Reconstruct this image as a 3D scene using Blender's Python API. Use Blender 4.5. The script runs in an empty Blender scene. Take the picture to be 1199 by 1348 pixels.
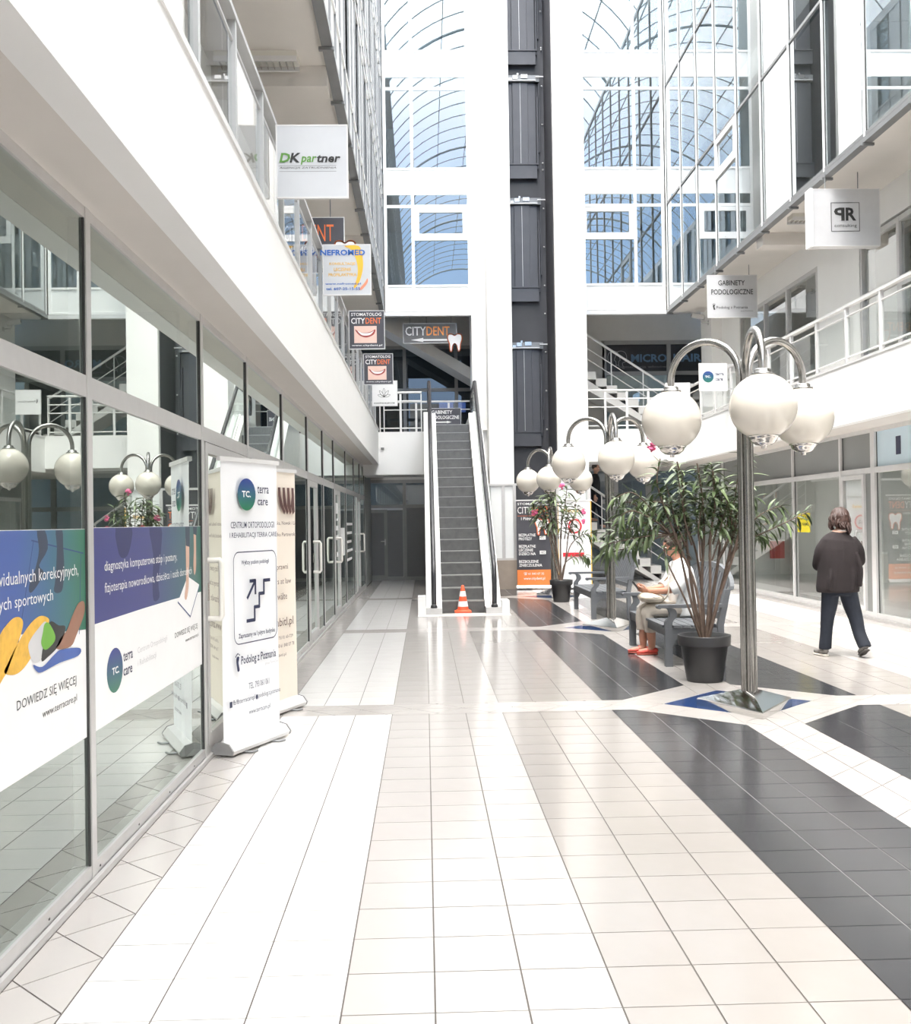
import bpy, bmesh, math, random
from mathutils import Vector, Matrix
random.seed(7)
SC = bpy.context.scene
COL = SC.collection
PI = math.pi

# ------------------------------------------------------------------ camera
F_PX = 1355.0; IW, IH = 1199.0, 1348.0
EYE = Vector((0.0, 0.0, 1.55))
_ny = Vector(((559.5 - IW/2)/F_PX, -(688.0 - IH/2)/F_PX, 1.0)).normalized()     # hall axis in camera terms
_rl = math.radians(0.85)
_x = Vector((math.cos(_rl), math.sin(_rl), 0.0)); _x = (_x - _ny*_x.dot(_ny)).normalized()
_z = _ny.cross(_x)
RIGHT = Vector((_x.x, _ny.x, _z.x)); UP = Vector((_x.y, _ny.y, _z.y)); FWD = Vector((_x.z, _ny.z, _z.z))
cam_d = bpy.data.cameras.new('camera'); cam = bpy.data.objects.new('camera', cam_d); COL.objects.link(cam)
cam_d.sensor_fit = 'HORIZONTAL'; cam_d.sensor_width = 36.0; cam_d.lens = F_PX/IW*36.0
cam_d.clip_start = 0.05; cam_d.clip_end = 300
m = Matrix.Identity(4)
for i in range(3):
    m[i][0] = RIGHT[i]; m[i][1] = UP[i]; m[i][2] = -FWD[i]; m[i][3] = EYE[i]
cam.matrix_world = m
SC.camera = cam
def project(p):
    d = Vector(p) - EYE; w = d.dot(FWD)
    if w < 0.05: return None
    return IW/2 + F_PX*d.dot(RIGHT)/w, IH/2 - F_PX*d.dot(UP)/w

# ------------------------------------------------------------------ sky and exposure
world = bpy.data.worlds.new('sky'); SC.world = world; world.use_nodes = True
nt = world.node_tree; nt.nodes.clear()
wo = nt.nodes.new('ShaderNodeOutputWorld'); bg = nt.nodes.new('ShaderNodeBackground')
tc = nt.nodes.new('ShaderNodeTexCoord'); nz = nt.nodes.new('ShaderNodeTexNoise')
nz.inputs['Scale'].default_value = 2.2; nz.inputs['Detail'].default_value = 5
cr = nt.nodes.new('ShaderNodeValToRGB'); sp = nt.nodes.new('ShaderNodeSeparateXYZ'); ma = nt.nodes.new('ShaderNodeMath'); ma.operation = 'MULTIPLY_ADD'
ma.inputs[1].default_value = 0.16
cr.color_ramp.elements[0].position = 0.34; cr.color_ramp.elements[0].color = (0.20, 0.29, 0.43, 1)       # clear blue low in the sky
cr.color_ramp.elements[1].position = 0.58; cr.color_ramp.elements[1].color = (1.0, 0.985, 0.965, 1)       # bright cloud cover higher up
nt.links.new(tc.outputs['Generated'], nz.inputs['Vector']); nt.links.new(tc.outputs['Generated'], sp.inputs[0])
nt.links.new(nz.outputs['Fac'], ma.inputs[0]); nt.links.new(sp.outputs['Z'], ma.inputs[2])
nt.links.new(ma.outputs[0], cr.inputs['Fac'])
nt.links.new(cr.outputs['Color'], bg.inputs['Color']); nt.links.new(bg.outputs['Background'], wo.inputs['Surface'])
bg.inputs['Strength'].default_value = 11.0
sun_d = bpy.data.lights.new('sun', 'SUN'); sun_d.energy = 9.0; sun_d.angle = math.radians(25); sun_d.color = (1.0, 0.95, 0.89)
sun = bpy.data.objects.new('sun', sun_d); COL.objects.link(sun); sun.rotation_euler = (math.radians(14), math.radians(-12), 0)
SC.view_settings.view_transform = 'Standard'; SC.view_settings.look = 'None'
SC.view_settings.exposure = -0.18; SC.view_settings.gamma = 1.0; SC.view_settings.use_curve_mapping = False
cy = SC.cycles
cy.max_bounces = 10; cy.diffuse_bounces = 5; cy.glossy_bounces = 5; cy.transmission_bounces = 4; cy.transparent_max_bounces = 16
cy.caustics_reflective = False; cy.caustics_refractive = False; cy.sample_clamp_indirect = 6.0
cy.use_denoising = True

# ------------------------------------------------------------------ materials
MATS = {}
def M(name, rgb, rough=0.5, metal=0.0, var=0.0, vscale=6.0, spec=0.5, coat=0.0, bump=0.0):
    if name in MATS: return MATS[name]
    mt = bpy.data.materials.new(name); mt.use_nodes = True; n = mt.node_tree; b = n.nodes['Principled BSDF']
    b.inputs['Base Color'].default_value = (*rgb, 1); b.inputs['Roughness'].default_value = rough
    b.inputs['Metallic'].default_value = metal; b.inputs['Specular IOR Level'].default_value = spec
    b.inputs['Coat Weight'].default_value = coat
    if var > 0 or bump > 0:
        t = n.nodes.new('ShaderNodeTexCoord'); z = n.nodes.new('ShaderNodeTexNoise')
        z.inputs['Scale'].default_value = vscale; z.inputs['Detail'].default_value = 4
        n.links.new(t.outputs['Object'], z.inputs['Vector'])
        if var > 0:
            r = n.nodes.new('ShaderNodeValToRGB')
            r.color_ramp.elements[0].position = 0.3; r.color_ramp.elements[0].color = tuple(c*(1-var) for c in rgb) + (1,)
            r.color_ramp.elements[1].position = 0.7; r.color_ramp.elements[1].color = tuple(min(1, c*(1+var)) for c in rgb) + (1,)
            n.links.new(z.outputs['Fac'], r.inputs['Fac']); n.links.new(r.outputs['Color'], b.inputs['Base Color'])
        if bump > 0:
            bp = n.nodes.new('ShaderNodeBump'); bp.inputs['Strength'].default_value = bump; bp.inputs['Distance'].default_value = 0.01
            n.links.new(z.outputs['Fac'], bp.inputs['Height']); n.links.new(bp.outputs['Normal'], b.inputs['Normal'])
    MATS[name] = mt; return mt
def glass_mat(name, tint, base=0.05, gain=1.6, gloss=(1, 1, 1), rough=0.0, milky=0.0):
    mt = bpy.data.materials.new(name); mt.use_nodes = True; n = mt.node_tree; n.nodes.clear()
    o = n.nodes.new('ShaderNodeOutputMaterial'); t = n.nodes.new('ShaderNodeBsdfTransparent'); g = n.nodes.new('ShaderNodeBsdfGlossy')
    t.inputs['Color'].default_value = (*tint, 1); g.inputs['Color'].default_value = (*gloss, 1); g.inputs['Roughness'].default_value = rough
    fr = n.nodes.new('ShaderNodeFresnel'); fr.inputs['IOR'].default_value = 1.5
    ma = n.nodes.new('ShaderNodeMath'); ma.operation = 'MULTIPLY_ADD'; ma.use_clamp = True
    ma.inputs[1].default_value = gain; ma.inputs[2].default_value = base
    mx = n.nodes.new('ShaderNodeMixShader')
    ge = n.nodes.new('ShaderNodeNewGeometry'); inv = n.nodes.new('ShaderNodeMath'); inv.operation = 'SUBTRACT'; inv.inputs[0].default_value = 1.0
    mu = n.nodes.new('ShaderNodeMath'); mu.operation = 'MULTIPLY'; tm = n.nodes.new('ShaderNodeMix'); tm.data_type = 'RGBA'     # a pane mirrors and tints at its entry face only
    tm.inputs[6].default_value = (*tint, 1); tm.inputs[7].default_value = (1, 1, 1, 1)
    n.links.new(ge.outputs['Backfacing'], inv.inputs[1]); n.links.new(ge.outputs['Backfacing'], tm.inputs[0]); n.links.new(tm.outputs[2], t.inputs['Color'])
    n.links.new(fr.outputs[0], ma.inputs[0]); n.links.new(ma.outputs[0], mu.inputs[0]); n.links.new(inv.outputs[0], mu.inputs[1]); n.links.new(mu.outputs[0], mx.inputs['Fac'])
    src = t
    if milky > 0:
        tr = n.nodes.new('ShaderNodeBsdfTranslucent'); tr.inputs['Color'].default_value = (1, 0.97, 0.94, 1)
        m2 = n.nodes.new('ShaderNodeMixShader'); m2.inputs['Fac'].default_value = milky
        n.links.new(t.outputs[0], m2.inputs[1]); n.links.new(tr.outputs[0], m2.inputs[2]); src = m2
    n.links.new(src.outputs[0], mx.inputs[1]); n.links.new(g.outputs[0], mx.inputs[2]); n.links.new(mx.outputs[0], o.inputs['Surface'])
    MATS[name] = mt; return mt
def grad_mat(name, axis, a, b, ca, cb, rough=0.4):
    """two printed colours running into each other between a and b along one axis"""
    mt = bpy.data.materials.new(name); mt.use_nodes = True; n = mt.node_tree; bs = n.nodes['Principled BSDF']
    t = n.nodes.new('ShaderNodeTexCoord'); s = n.nodes.new('ShaderNodeSeparateXYZ'); mr = n.nodes.new('ShaderNodeMapRange'); r = n.nodes.new('ShaderNodeValToRGB')
    mr.inputs['From Min'].default_value = a; mr.inputs['From Max'].default_value = b
    r.color_ramp.elements[0].color = (*ca, 1); r.color_ramp.elements[1].color = (*cb, 1)
    n.links.new(t.outputs['Object'], s.inputs[0]); n.links.new(s.outputs[axis], mr.inputs['Value']); n.links.new(mr.outputs[0], r.inputs['Fac'])
    n.links.new(r.outputs['Color'], bs.inputs['Base Color']); bs.inputs['Roughness'].default_value = rough
    MATS[name] = mt; return mt

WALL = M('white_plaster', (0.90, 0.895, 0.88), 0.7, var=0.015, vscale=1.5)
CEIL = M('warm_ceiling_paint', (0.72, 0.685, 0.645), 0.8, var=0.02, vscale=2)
PARA = M('white_parapet_paint', (0.93, 0.93, 0.92), 0.55, var=0.01, vscale=2)
ALU = M('grey_aluminium', (0.60, 0.59, 0.585), 0.35, 0.35, var=0.03, vscale=12)
ALUD = M('dark_aluminium', (0.23, 0.235, 0.24), 0.4, 0.4, var=0.04)
ALUL = M('pale_aluminium', (0.74, 0.735, 0.73), 0.35, 0.2, var=0.03)
GASKET = M('black_gasket', (0.05, 0.05, 0.05), 0.6, var=0.1)
WHITEM = M('white_lacquered_metal', (0.90, 0.91, 0.91), 0.3, 0.0, var=0.01)
STEEL = M('brushed_steel', (0.36, 0.35, 0.335), 0.22, 1.0, var=0.08, vscale=30)
CHROME = M('polished_steel', (0.58, 0.56, 0.53), 0.16, 1.0, var=0.05, vscale=9)
SHAFT = M('anthracite_paint', (0.062, 0.063, 0.072), 0.5, var=0.06, vscale=3)
SHAFT2 = M('anthracite_door_steel', (0.085, 0.086, 0.096), 0.4, 0.2, var=0.06, vscale=4)
ROOM = M('interior_grey_wall', (0.46, 0.48, 0.47), 0.8, var=0.05, vscale=1)
PALE = M('shop_interior_pale', (0.82, 0.83, 0.81), 0.7, var=0.03, vscale=1)
ROOMD = M('interior_dark_wall', (0.13, 0.135, 0.135), 0.8, var=0.08, vscale=1)
ROOMF = M('interior_floor', (0.42, 0.40, 0.37), 0.35, var=0.05, vscale=2)
BLACK = M('black_rubber', (0.025, 0.025, 0.027), 0.4, var=0.1)
GL_SHOP = glass_mat('shop_glass', (0.66, 0.74, 0.70), 0.09, 2.1, (0.93, 1.0, 0.96))
GL_RSHOP = glass_mat('shop_glass_clear', (0.90, 0.93, 0.915), 0.10, 1.5)
GL_GREY = M('grey_spandrel_glass', (0.235, 0.245, 0.24), 0.3, var=0.03, vscale=2, spec=0.4)
GL_FAC = glass_mat('coated_facade_glass', (0.55, 0.66, 0.72), 0.10, 1.7, (0.94, 0.98, 1.0))
GL_FSIDE = glass_mat('coated_side_facade_glass', (0.72, 0.78, 0.80), 0.34, 1.6, (0.96, 0.99, 1.0))
GL_RAIL = glass_mat('railing_glass', (0.86, 0.90, 0.89), 0.0, 0.9)
GL_ROOF = glass_mat('tinted_roof_glass', (0.46, 0.50, 0.55), 0.02, 1.0)
GL_ROOFCLEAR = glass_mat('clear_roof_glazing', (0.97, 0.96, 0.945), 0.02, 1.0)
SPAN = M('white_spandrel_enamel', (0.88, 0.90, 0.90), 0.25, var=0.01)
INK = M('navy_ink', (0.022, 0.028, 0.075), 0.5, var=0.05)
INKK = M('black_ink', (0.03, 0.03, 0.03), 0.5, var=0.05)
WHITEP = M('white_print', (0.93, 0.93, 0.93), 0.5, var=0.01)
SIGNG = M('pale_sign_acrylic', (0.62, 0.64, 0.67), 0.35, var=0.02)
SIGND = M('charcoal_print', (0.075, 0.075, 0.09), 0.45, var=0.05)
ORANGE = M('orange_print', (0.86, 0.20, 0.06), 0.5, var=0.03)

# ------------------------------------------------------------------ geometry helpers
class MB:
    def __init__(s): s.v = []; s.f = []; s.mi = []; s.sm = []
    def add(s, vs, fs, mi=0, sm=False):
        k = len(s.v); s.v.extend([tuple(p) for p in vs])
        for q in fs: s.f.append(tuple(i+k for i in q)); s.mi.append(mi); s.sm.append(sm)
        return s
    def box(s, x0, x1, y0, y1, z0, z1, mi=0):
        return s.add([(x0,y0,z0),(x1,y0,z0),(x1,y1,z0),(x0,y1,z0),(x0,y0,z1),(x1,y0,z1),(x1,y1,z1),(x0,y1,z1)],
                     [(3,2,1,0),(4,5,6,7),(0,1,5,4),(1,2,6,5),(2,3,7,6),(3,0,4,7)], mi)
    def obox(s, mat, x0, x1, y0, y1, z0, z1, mi=0):
        t = MB().box(x0, x1, y0, y1, z0, z1); return s.add([mat @ Vector(p) for p in t.v], t.f, mi)
    def prism(s, poly, mat, d0, d1, mi=0, sm=False):
        """a flat outline (u, v) in the frame mat, thickened along its normal from d0 to d1"""
        n = len(poly)
        vs = [mat @ Vector((u, v, d0)) for u, v in poly] + [mat @ Vector((u, v, d1)) for u, v in poly]
        fs = [tuple(range(n-1, -1, -1)), tuple(range(n, 2*n))] + [(i, (i+1) % n, n+(i+1) % n, n+i) for i in range(n)]
        return s.add(vs, fs, mi, sm)
    def tube(s, pts, r, seg=8, mi=0, cap=True, sm=True, flat=1.0):
        pts = [Vector(p) for p in pts]; n = len(pts); rr = r if isinstance(r, (list, tuple)) else [r]*n
        vs = []; t0 = (pts[1]-pts[0]).normalized()
        a = Vector((0,0,1)) if abs(t0.z) < 0.9 else Vector((0,1,0))
        u = (a - t0*a.dot(t0)).normalized()
        for i in range(n):
            t = (pts[min(i+1, n-1)] - pts[max(i-1, 0)]).normalized()
            u = (u - t*u.dot(t)).normalized(); w = t.cross(u)
            for k in range(seg):
                an = 2*PI*k/seg; vs.append(pts[i] + (u*math.cos(an)*flat + w*math.sin(an))*rr[i])
        fs = [(i*seg+k, i*seg+(k+1) % seg, (i+1)*seg+(k+1) % seg, (i+1)*seg+k) for i in range(n-1) for k in range(seg)]
        s.add(vs, fs, mi, sm)
        if cap: s.add(vs[:seg], [tuple(range(seg-1, -1, -1))], mi); s.add(vs[-seg:], [tuple(range(seg))], mi)
        return s
    def lathe(s, prof, c=(0,0,0), seg=24, mi=0, sm=True):
        """profile of (radius, height) turned about the vertical through c"""
        vs = []; n = len(prof)
        for r, h in prof:
            for k in range(seg): an = 2*PI*k/seg; vs.append((c[0]+r*math.cos(an), c[1]+r*math.sin(an), c[2]+h))
        fs = [(i*seg+k, i*seg+(k+1) % seg, (i+1)*seg+(k+1) % seg, (i+1)*seg+k) for i in range(n-1) for k in range(seg)]
        return s.add(vs, fs, mi, sm)
    def ball(s, c, rx, ry=None, rz=None, seg=16, rings=10, mi=0, rot=None):
        ry = ry or rx; rz = rz or rx; vs = []
        for i in range(rings+1):
            th = PI*i/rings
            for k in range(seg):
                an = 2*PI*k/seg; p = Vector((rx*math.sin(th)*math.cos(an), ry*math.sin(th)*math.sin(an), rz*math.cos(th)))
                if rot: p = rot @ p
                vs.append(p + Vector(c))
        fs = [(i*seg+k, (i+1)*seg+k, (i+1)*seg+(k+1) % seg, i*seg+(k+1) % seg) for i in range(rings) for k in range(seg)]
        return s.add(vs, fs, mi, True)
WM = {}
def wm(o): return WM.get(o.name, Matrix.Identity(4)) if o else Matrix.Identity(4)
def mesh_from(mb, name, mats, inv=None):
    me = bpy.data.meshes.new(name)
    vs = [inv @ Vector(p) for p in mb.v] if inv else mb.v
    me.from_pydata(vs, [], mb.f)
    for mt in mats: me.materials.append(mt)
    me.polygons.foreach_set('material_index', mb.mi); me.polygons.foreach_set('use_smooth', mb.sm)
    me.update(); return me
def clean(me):
    b = bmesh.new(); b.from_mesh(me); bmesh.ops.remove_doubles(b, verts=b.verts, dist=1e-5)
    bmesh.ops.recalc_face_normals(b, faces=b.faces); b.to_mesh(me); b.free()
def obj(name, mb, mat, parent=None, local=False, weld=False, label=None):
    mats = mat if isinstance(mat, (list, tuple)) else [mat]
    inv = None if (local or not parent) else wm(parent).inverted()
    me = mesh_from(mb, name, mats, inv)
    if weld: clean(me)
    return link(name, me, parent, label)
def link(name, me, parent=None, label=None, mw=None):
    o = bpy.data.objects.new(name, me); COL.objects.link(o)
    if parent: o.parent = parent; WM[o.name] = wm(parent).copy()
    if mw is not None: o.matrix_basis = mw
    if label: o['label'] = label
    return o
def thing(name, label, cat, loc=(0,0,0), rz=0.0, group=None):
    o = bpy.data.objects.new(name, None); COL.objects.link(o); o.empty_display_size = 0.1
    o.location = loc; o.rotation_euler = (0,0,rz); o['label'] = label; o['category'] = cat
    if group: o['group'] = group
    WM[o.name] = Matrix.Translation(Vector(loc)) @ Matrix.Rotation(rz, 4, 'Z')
    return o
def setting(name, mb=None, mat=None, label=None):
    if mb is None:
        o = bpy.data.objects.new(name, None); COL.objects.link(o); o.empty_display_size = 0.1
    else: o = obj(name, mb, mat)
    o['kind'] = 'structure'
    if label: o['label'] = label
    return o
def dup_tree(root, loc, label, group=None, rz=None):
    c = root.copy(); COL.objects.link(c); c.location = loc; c['label'] = label
    if rz is not None: c.rotation_euler = (0,0,rz)
    if group: c['group'] = group
    for ch in list(root.children):
        d = ch.copy(); COL.objects.link(d); d.parent = c
        for g in list(ch.children):
            e = g.copy(); COL.objects.link(e); e.parent = d
    return c
def frame(o, xd, yd):
    xd = Vector(xd).normalized(); yd = Vector(yd).normalized(); n = xd.cross(yd); m = Matrix.Identity(4)
    for i in range(3): m[i][0] = xd[i]; m[i][1] = yd[i]; m[i][2] = n[i]; m[i][3] = o[i]
    return m
def face_front(x, y, z): return frame((x, y, z), (1,0,0), (0,0,1))     # a flat thing facing the entrance
TXT = {}
def text(s, fr, u, v, w, h, mat, parent, bold=0.0, italic=0.0, name='lettering', lift=0.0012):
    """lettering fitted into the box (u, v, w, h) of the frame fr"""
    key = (s, bold, italic)
    if key not in TXT:
        cu = bpy.data.curves.new('t', 'FONT'); cu.body = s; cu.resolution_u = 2; cu.offset = bold; cu.shear = italic; cu.size = 1
        ob = bpy.data.objects.new('t', cu); me = bpy.data.meshes.new_from_object(ob)
        vs = [tuple(p.co) for p in me.vertices]; fs = [tuple(p.vertices) for p in me.polygons]
        bpy.data.objects.remove(ob); bpy.data.curves.remove(cu); bpy.data.meshes.remove(me)
        TXT[key] = (vs, fs)
    vs, fs = TXT[key]
    x0 = min(p[0] for p in vs); x1 = max(p[0] for p in vs); y0 = min(p[1] for p in vs); y1 = max(p[1] for p in vs)
    sx = w/max(x1-x0, 1e-6); sy = h/max(y1-y0, 1e-6)
    b = MB().add([fr @ Vector((u+(p[0]-x0)*sx, v+(p[1]-y0)*sy, lift)) for p in vs], fs)
    return obj(name, b, mat, parent)
def decal(fr, poly, mat, parent, name='print', lift=0.0008):
    return obj(name, MB().add([fr @ Vector((u, v, lift)) for u, v in poly], [tuple(range(len(poly)))]), mat, parent)
def ell(cx, cz, rx, rz, n=28, a0=0.0, a1=2*PI):
    return [(cx+rx*math.cos(a0+(a1-a0)*k/n), cz+rz*math.sin(a0+(a1-a0)*k/n)) for k in range(n if abs(a1-a0-2*PI) < 1e-6 else n+1)]
def rect(u0, v0, u1, v1): return [(u0,v0),(u1,v0),(u1,v1),(u0,v1)]
def spline(pts, n=8, closed=False):
    out = []; m_ = len(pts)
    rng = range(m_) if closed else range(m_-1)
    for i in rng:
        g = lambda k: pts[k % m_] if closed else pts[max(0, min(m_-1, k))]
        a, b, c, d = g(i-1), g(i), g(i+1), g(i+2)
        for k in range(n):
            t = k/n
            out.append(tuple(0.5*((2*b[j]) + (-a[j]+c[j])*t + (2*a[j]-5*b[j]+4*c[j]-d[j])*t*t + (-a[j]+3*b[j]-3*c[j]+d[j])*t**3) for j in range(len(b))))
    if not closed: out.append(tuple(pts[-1]))
    return out
def outline(fr, pts, w, mat, parent, name='print', lift=0.001, closed=False):
    """a printed line of width w along pts"""
    b = MB(); n = len(pts); rng = range(n) if closed else range(n-1)
    for i in rng:
        p = Vector(pts[i]); q = Vector(pts[(i+1) % n]); d = q-p
        if d.length < 1e-6: continue
        d.normalize(); k = Vector((-d.y, d.x))*w/2; p = p - d*w*0.3; q = q + d*w*0.3
        b.add([fr @ Vector((a.x, a.y, lift)) for a in (p-k, q-k, q+k, p+k)], [(0,1,2,3)])
    return obj(name, b, mat, parent)

# ------------------------------------------------------------------ glazed walls (generic)
def glazing(root, fr, us, vs, glass, mat=ALU, mw=0.08, tw=0.08, depth=0.08, skip=(), over={}, gasket=True, tws=None, pane_t=0.012, mws=None, rec=0.55):
    """mullions at the stations us, transoms at the heights vs, a pane in every cell; the face stands at n = 0"""
    for i, u in enumerate(us):
        w = (mws or {}).get(i, mw)
        obj('mullion', MB().obox(fr, u-w/2, u+w/2, vs[0], vs[-1], -depth, 0), mat, root)
        if gasket:
            g = MB()
            for sgn in (-1, 1):
                a = u+sgn*w/2; g.obox(fr, min(a, a+sgn*0.009), max(a, a+sgn*0.009), vs[0], vs[-1], -depth*rec, -depth*rec+0.010)
            obj('gasket', g, GASKET, root)
    for i in range(len(us)-1):
        wa = (mws or {}).get(i, mw)/2; wb = (mws or {}).get(i+1, mw)/2
        for j, v in enumerate(vs):
            t = (tws or {}).get(j, tw)
            a, b = (v, v+t) if j == 0 else ((v-t, v) if j == len(vs)-1 else (v-t/2, v+t/2))
            obj('transom', MB().obox(fr, us[i]+wa, us[i+1]-wb, a, b, -depth, -0.004), mat, root)
        for j in range(len(vs)-1):
            if (i, j) in skip: continue
            g = over.get((i, j), glass)
            obj('pane', MB().obox(fr, us[i]+wa, us[i+1]-wb, vs[j]+0.02, vs[j+1]-0.02, -depth*rec-pane_t, -depth*rec), g, root)

P_ = 0.2977          # floor tile module
XC = 2.605           # middle line of the hall (lamps)
YN = [8.60 + 6.25*k for k in range(-2, 3)]
XL, XR = -1.46, 6.67
YB, YE = -12.0, 27.9

# ------------------------------------------------------------------ floor with every tile
GROUT = M('grey_brown_grout', (0.11, 0.098, 0.09), 0.8, var=0.1, vscale=20)
T_A = M('white_porcelain_tile', (0.80, 0.787, 0.772), 0.14, var=0.02, vscale=3.5, spec=0.55)
T_B = M('rosy_white_porcelain_tile', (0.50, 0.475, 0.457), 0.14, var=0.025, vscale=3.5, spec=0.55)
T_C = M('beige_porcelain_tile', (0.355, 0.332, 0.315), 0.14, var=0.03, vscale=3.5, spec=0.55)
T_D = M('anthracite_porcelain_tile', (0.046, 0.047, 0.052), 0.18, var=0.12, vscale=3.5, spec=0.5)
T_E = M('cream_porcelain_tile', (0.52, 0.493, 0.473), 0.14, var=0.025, vscale=3.5, spec=0.55)
T_F = M('blue_porcelain_tile', (0.024, 0.055, 0.165), 0.13, var=0.08, vscale=3.5)
TM = [T_A, T_B, T_C, T_D, T_E, T_F]
floor = setting('floor', MB().box(-5.2, 10.4, YB, YE+0.3, -0.12, -0.0035), GROUT)
def cut(poly, a, b, c):                       # keep a*x + b*y >= c
    out = []; n = len(poly)
    for i in range(n):
        p, q = poly[i], poly[(i+1) % n]; dp = a*p[0]+b*p[1]-c; dq = a*q[0]+b*q[1]-c
        if dp >= 0: out.append(p)
        if dp*dq < 0: t = dp/(dp-dq); out.append((p[0]+(q[0]-p[0])*t, p[1]+(q[1]-p[1])*t))
    return out
def area(p): return 0.5*sum(p[i][0]*p[(i+1) % len(p)][1]-p[(i+1) % len(p)][0]*p[i][1] for i in range(len(p)))
def inset(poly, d=0.0030):
    q = list(poly); n = len(poly)
    for i in range(n):
        p0, p1 = poly[i], poly[(i+1) % n]; ex, ey = p1[0]-p0[0], p1[1]-p0[1]; L = math.hypot(ex, ey)
        if L < 1e-6: continue
        nx, ny = -ey/L, ex/L
        q = cut(q, nx, ny, nx*p0[0]+ny*p0[1]+d)
        if len(q) < 3: return []
    return q
GROUT2 = M('pale_grey_grout', (0.30, 0.295, 0.29), 0.8, var=0.08, vscale=20)
for xa, xb in ((0.01+5*P_, 0.01+8*P_), (2*XC-0.01-8*P_, 2*XC-0.01-5*P_)): obj('grout_bed', MB().box(xa+0.004, xb-0.004, YB, YE, -0.02, -0.0030), GROUT2, floor)
TILES = []
def put(poly, mi):
    if len(poly) < 3: return
    if area(poly) < 0: poly = poly[::-1]
    q = inset(poly)
    if len(q) >= 3 and area(q) > 4e-4: TILES.append((q, mi))
colsX = [0.01 + P_*k for k in range(-4, 22)]
def colmat(i):                                # i-th column from the left strip
    j = min(i, 24-i) if i <= 24 else i
    return 0 if j < 3 else (1 if j < 6 else (2 if j < 9 else 3))
XA = 0.01 - 4*P_                              # left edge of the columns
XCOL = [XA + P_*i for i in range(12)] ; XRT = 2*XC - XA
def inner_cut(poly):
    cx_ = sum(p[0] for p in poly)/len(poly); cy_ = sum(p[1] for p in poly)/len(poly)
    yn = min(YN, key=lambda y: abs(y-cy_)); sx = 1 if cx_ > XC else -1; sy = 1 if cy_ > yn else -1
    return cut(poly, sx, sy, sx*XC+sy*yn+1.16)
BH = 0.225
def rows(y0, y1):
    r = [y0]; y = y0 + 0.10
    while y < y1-0.02: r.append(y); y += P_
    r.append(y1); return r
segs = [(YN[k]+BH, YN[k+1]-BH) for k in range(len(YN)-1)]
segs = [(YN[0]-6.25+BH, YN[0]-BH)] + segs + [(YN[-1]+BH, YE)]
for (y0, y1) in segs:
    rr = rows(y0, y1)
    for i in range(12):
        for side in (0, 1):
            x0 = XCOL[i]; x1 = x0+P_
            if side: x0, x1 = 2*XC-x1, 2*XC-x0
            j = i
            mi = 0 if j < 3 else (1 if j < 6 else (2 if j < 9 else 3))
            for k in range(len(rr)-1):
                if rr[k] > 17.3 and -0.05 < (x0+x1)/2 < 1.30 and rr[k] < 24: continue        # under the escalator
                p = [(x0, rr[k]), (x1, rr[k]), (x1, rr[k+1]), (x0, rr[k+1])]
                if mi == 3: p = inner_cut(p)
                put(p, mi)
def diag(bx0, bx1, by0, by1, clips, mi):
    s = P_/math.sqrt(2)                       # squares on their corners
    n0 = int((bx0-XC)/s)-2; n1 = int((bx1-XC)/s)+2
    for a in range(n0, n1+1):
        m0 = int((by0-YN[2])/s)-2; m1 = int((by1-YN[2])/s)+2
        for b in range(m0, m1+1):
            if (a+b) % 2: continue
            cx_, cy_ = XC+a*s, YN[2]+b*s
            if cx_ < bx0-s or cx_ > bx1+s or cy_ < by0-s or cy_ > by1+s: continue
            p = [(cx_+s, cy_), (cx_, cy_+s), (cx_-s, cy_), (cx_, cy_-s)]
            for c in [(1,0,bx0), (-1,0,-bx1), (0,1,by0), (0,-1,-by1)] + clips:
                p = cut(p, *c)
                if len(p) < 3: break
            else: put(p, mi)
DQ = 0.625
for yn in YN:
    for sx in (-1, 1):
        for sy in (-1, 1):
            out = (sx, sy, sx*XC+sy*yn+DQ)
            X = sorted((XC, XC+sx*(XC-XA))); Y = sorted((yn, yn+sy*BH)); diag(X[0], X[1], Y[0], Y[1], [out], 4)
            X = sorted((XC, XC+sx*0.22)); Y = sorted((yn+sy*BH, yn+sy*3.125)); diag(X[0], X[1], Y[0], Y[1], [out], 4)
            X = sorted((XC+sx*0.22, XC+sx*1.2)); Y = sorted((yn+sy*BH, yn+sy*1.2)); diag(X[0], X[1], Y[0], Y[1], [out, (-sx, -sy, -(sx*XC+sy*yn+1.16))], 4)
            p = [(XC, yn), (XC+sx*DQ, yn), (XC, yn+sy*DQ)]; put(p, 5)
diag(XL+0.02, XA, YB, YE, [], 4); diag(XRT, XR-0.02, YB, YE, [], 4)
def seen(q):
    ps = [project((x, y, 0)) for x, y in q]
    if any(p is None for p in ps): return 0
    cx_ = sum(p[0] for p in ps)/len(ps); cy_ = sum(p[1] for p in ps)/len(ps)
    if not (-20 < cx_ < IW+20 and -20 < cy_ < IH+20): return 0
    if cx_ < 280 and cy_ < 1300-1.09*cx_: return 0
    return abs(area(ps))
rank = sorted(range(len(TILES)), key=lambda i: -seen(TILES[i][0]))
single = set(i for i in rank[:300] if seen(TILES[i][0]) > 0)
def tile_mb(b, q, mi, dz=0.0):
    n = len(q); vs = [(x, y, dz) for x, y in q] + [(x, y, -0.01) for x, y in q]
    b.add(vs, [tuple(range(n))] + [(n+i, n+(i+1) % n, (i+1) % n, i) for i in range(n)], mi)
rest = MB(); shared = {}
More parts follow.
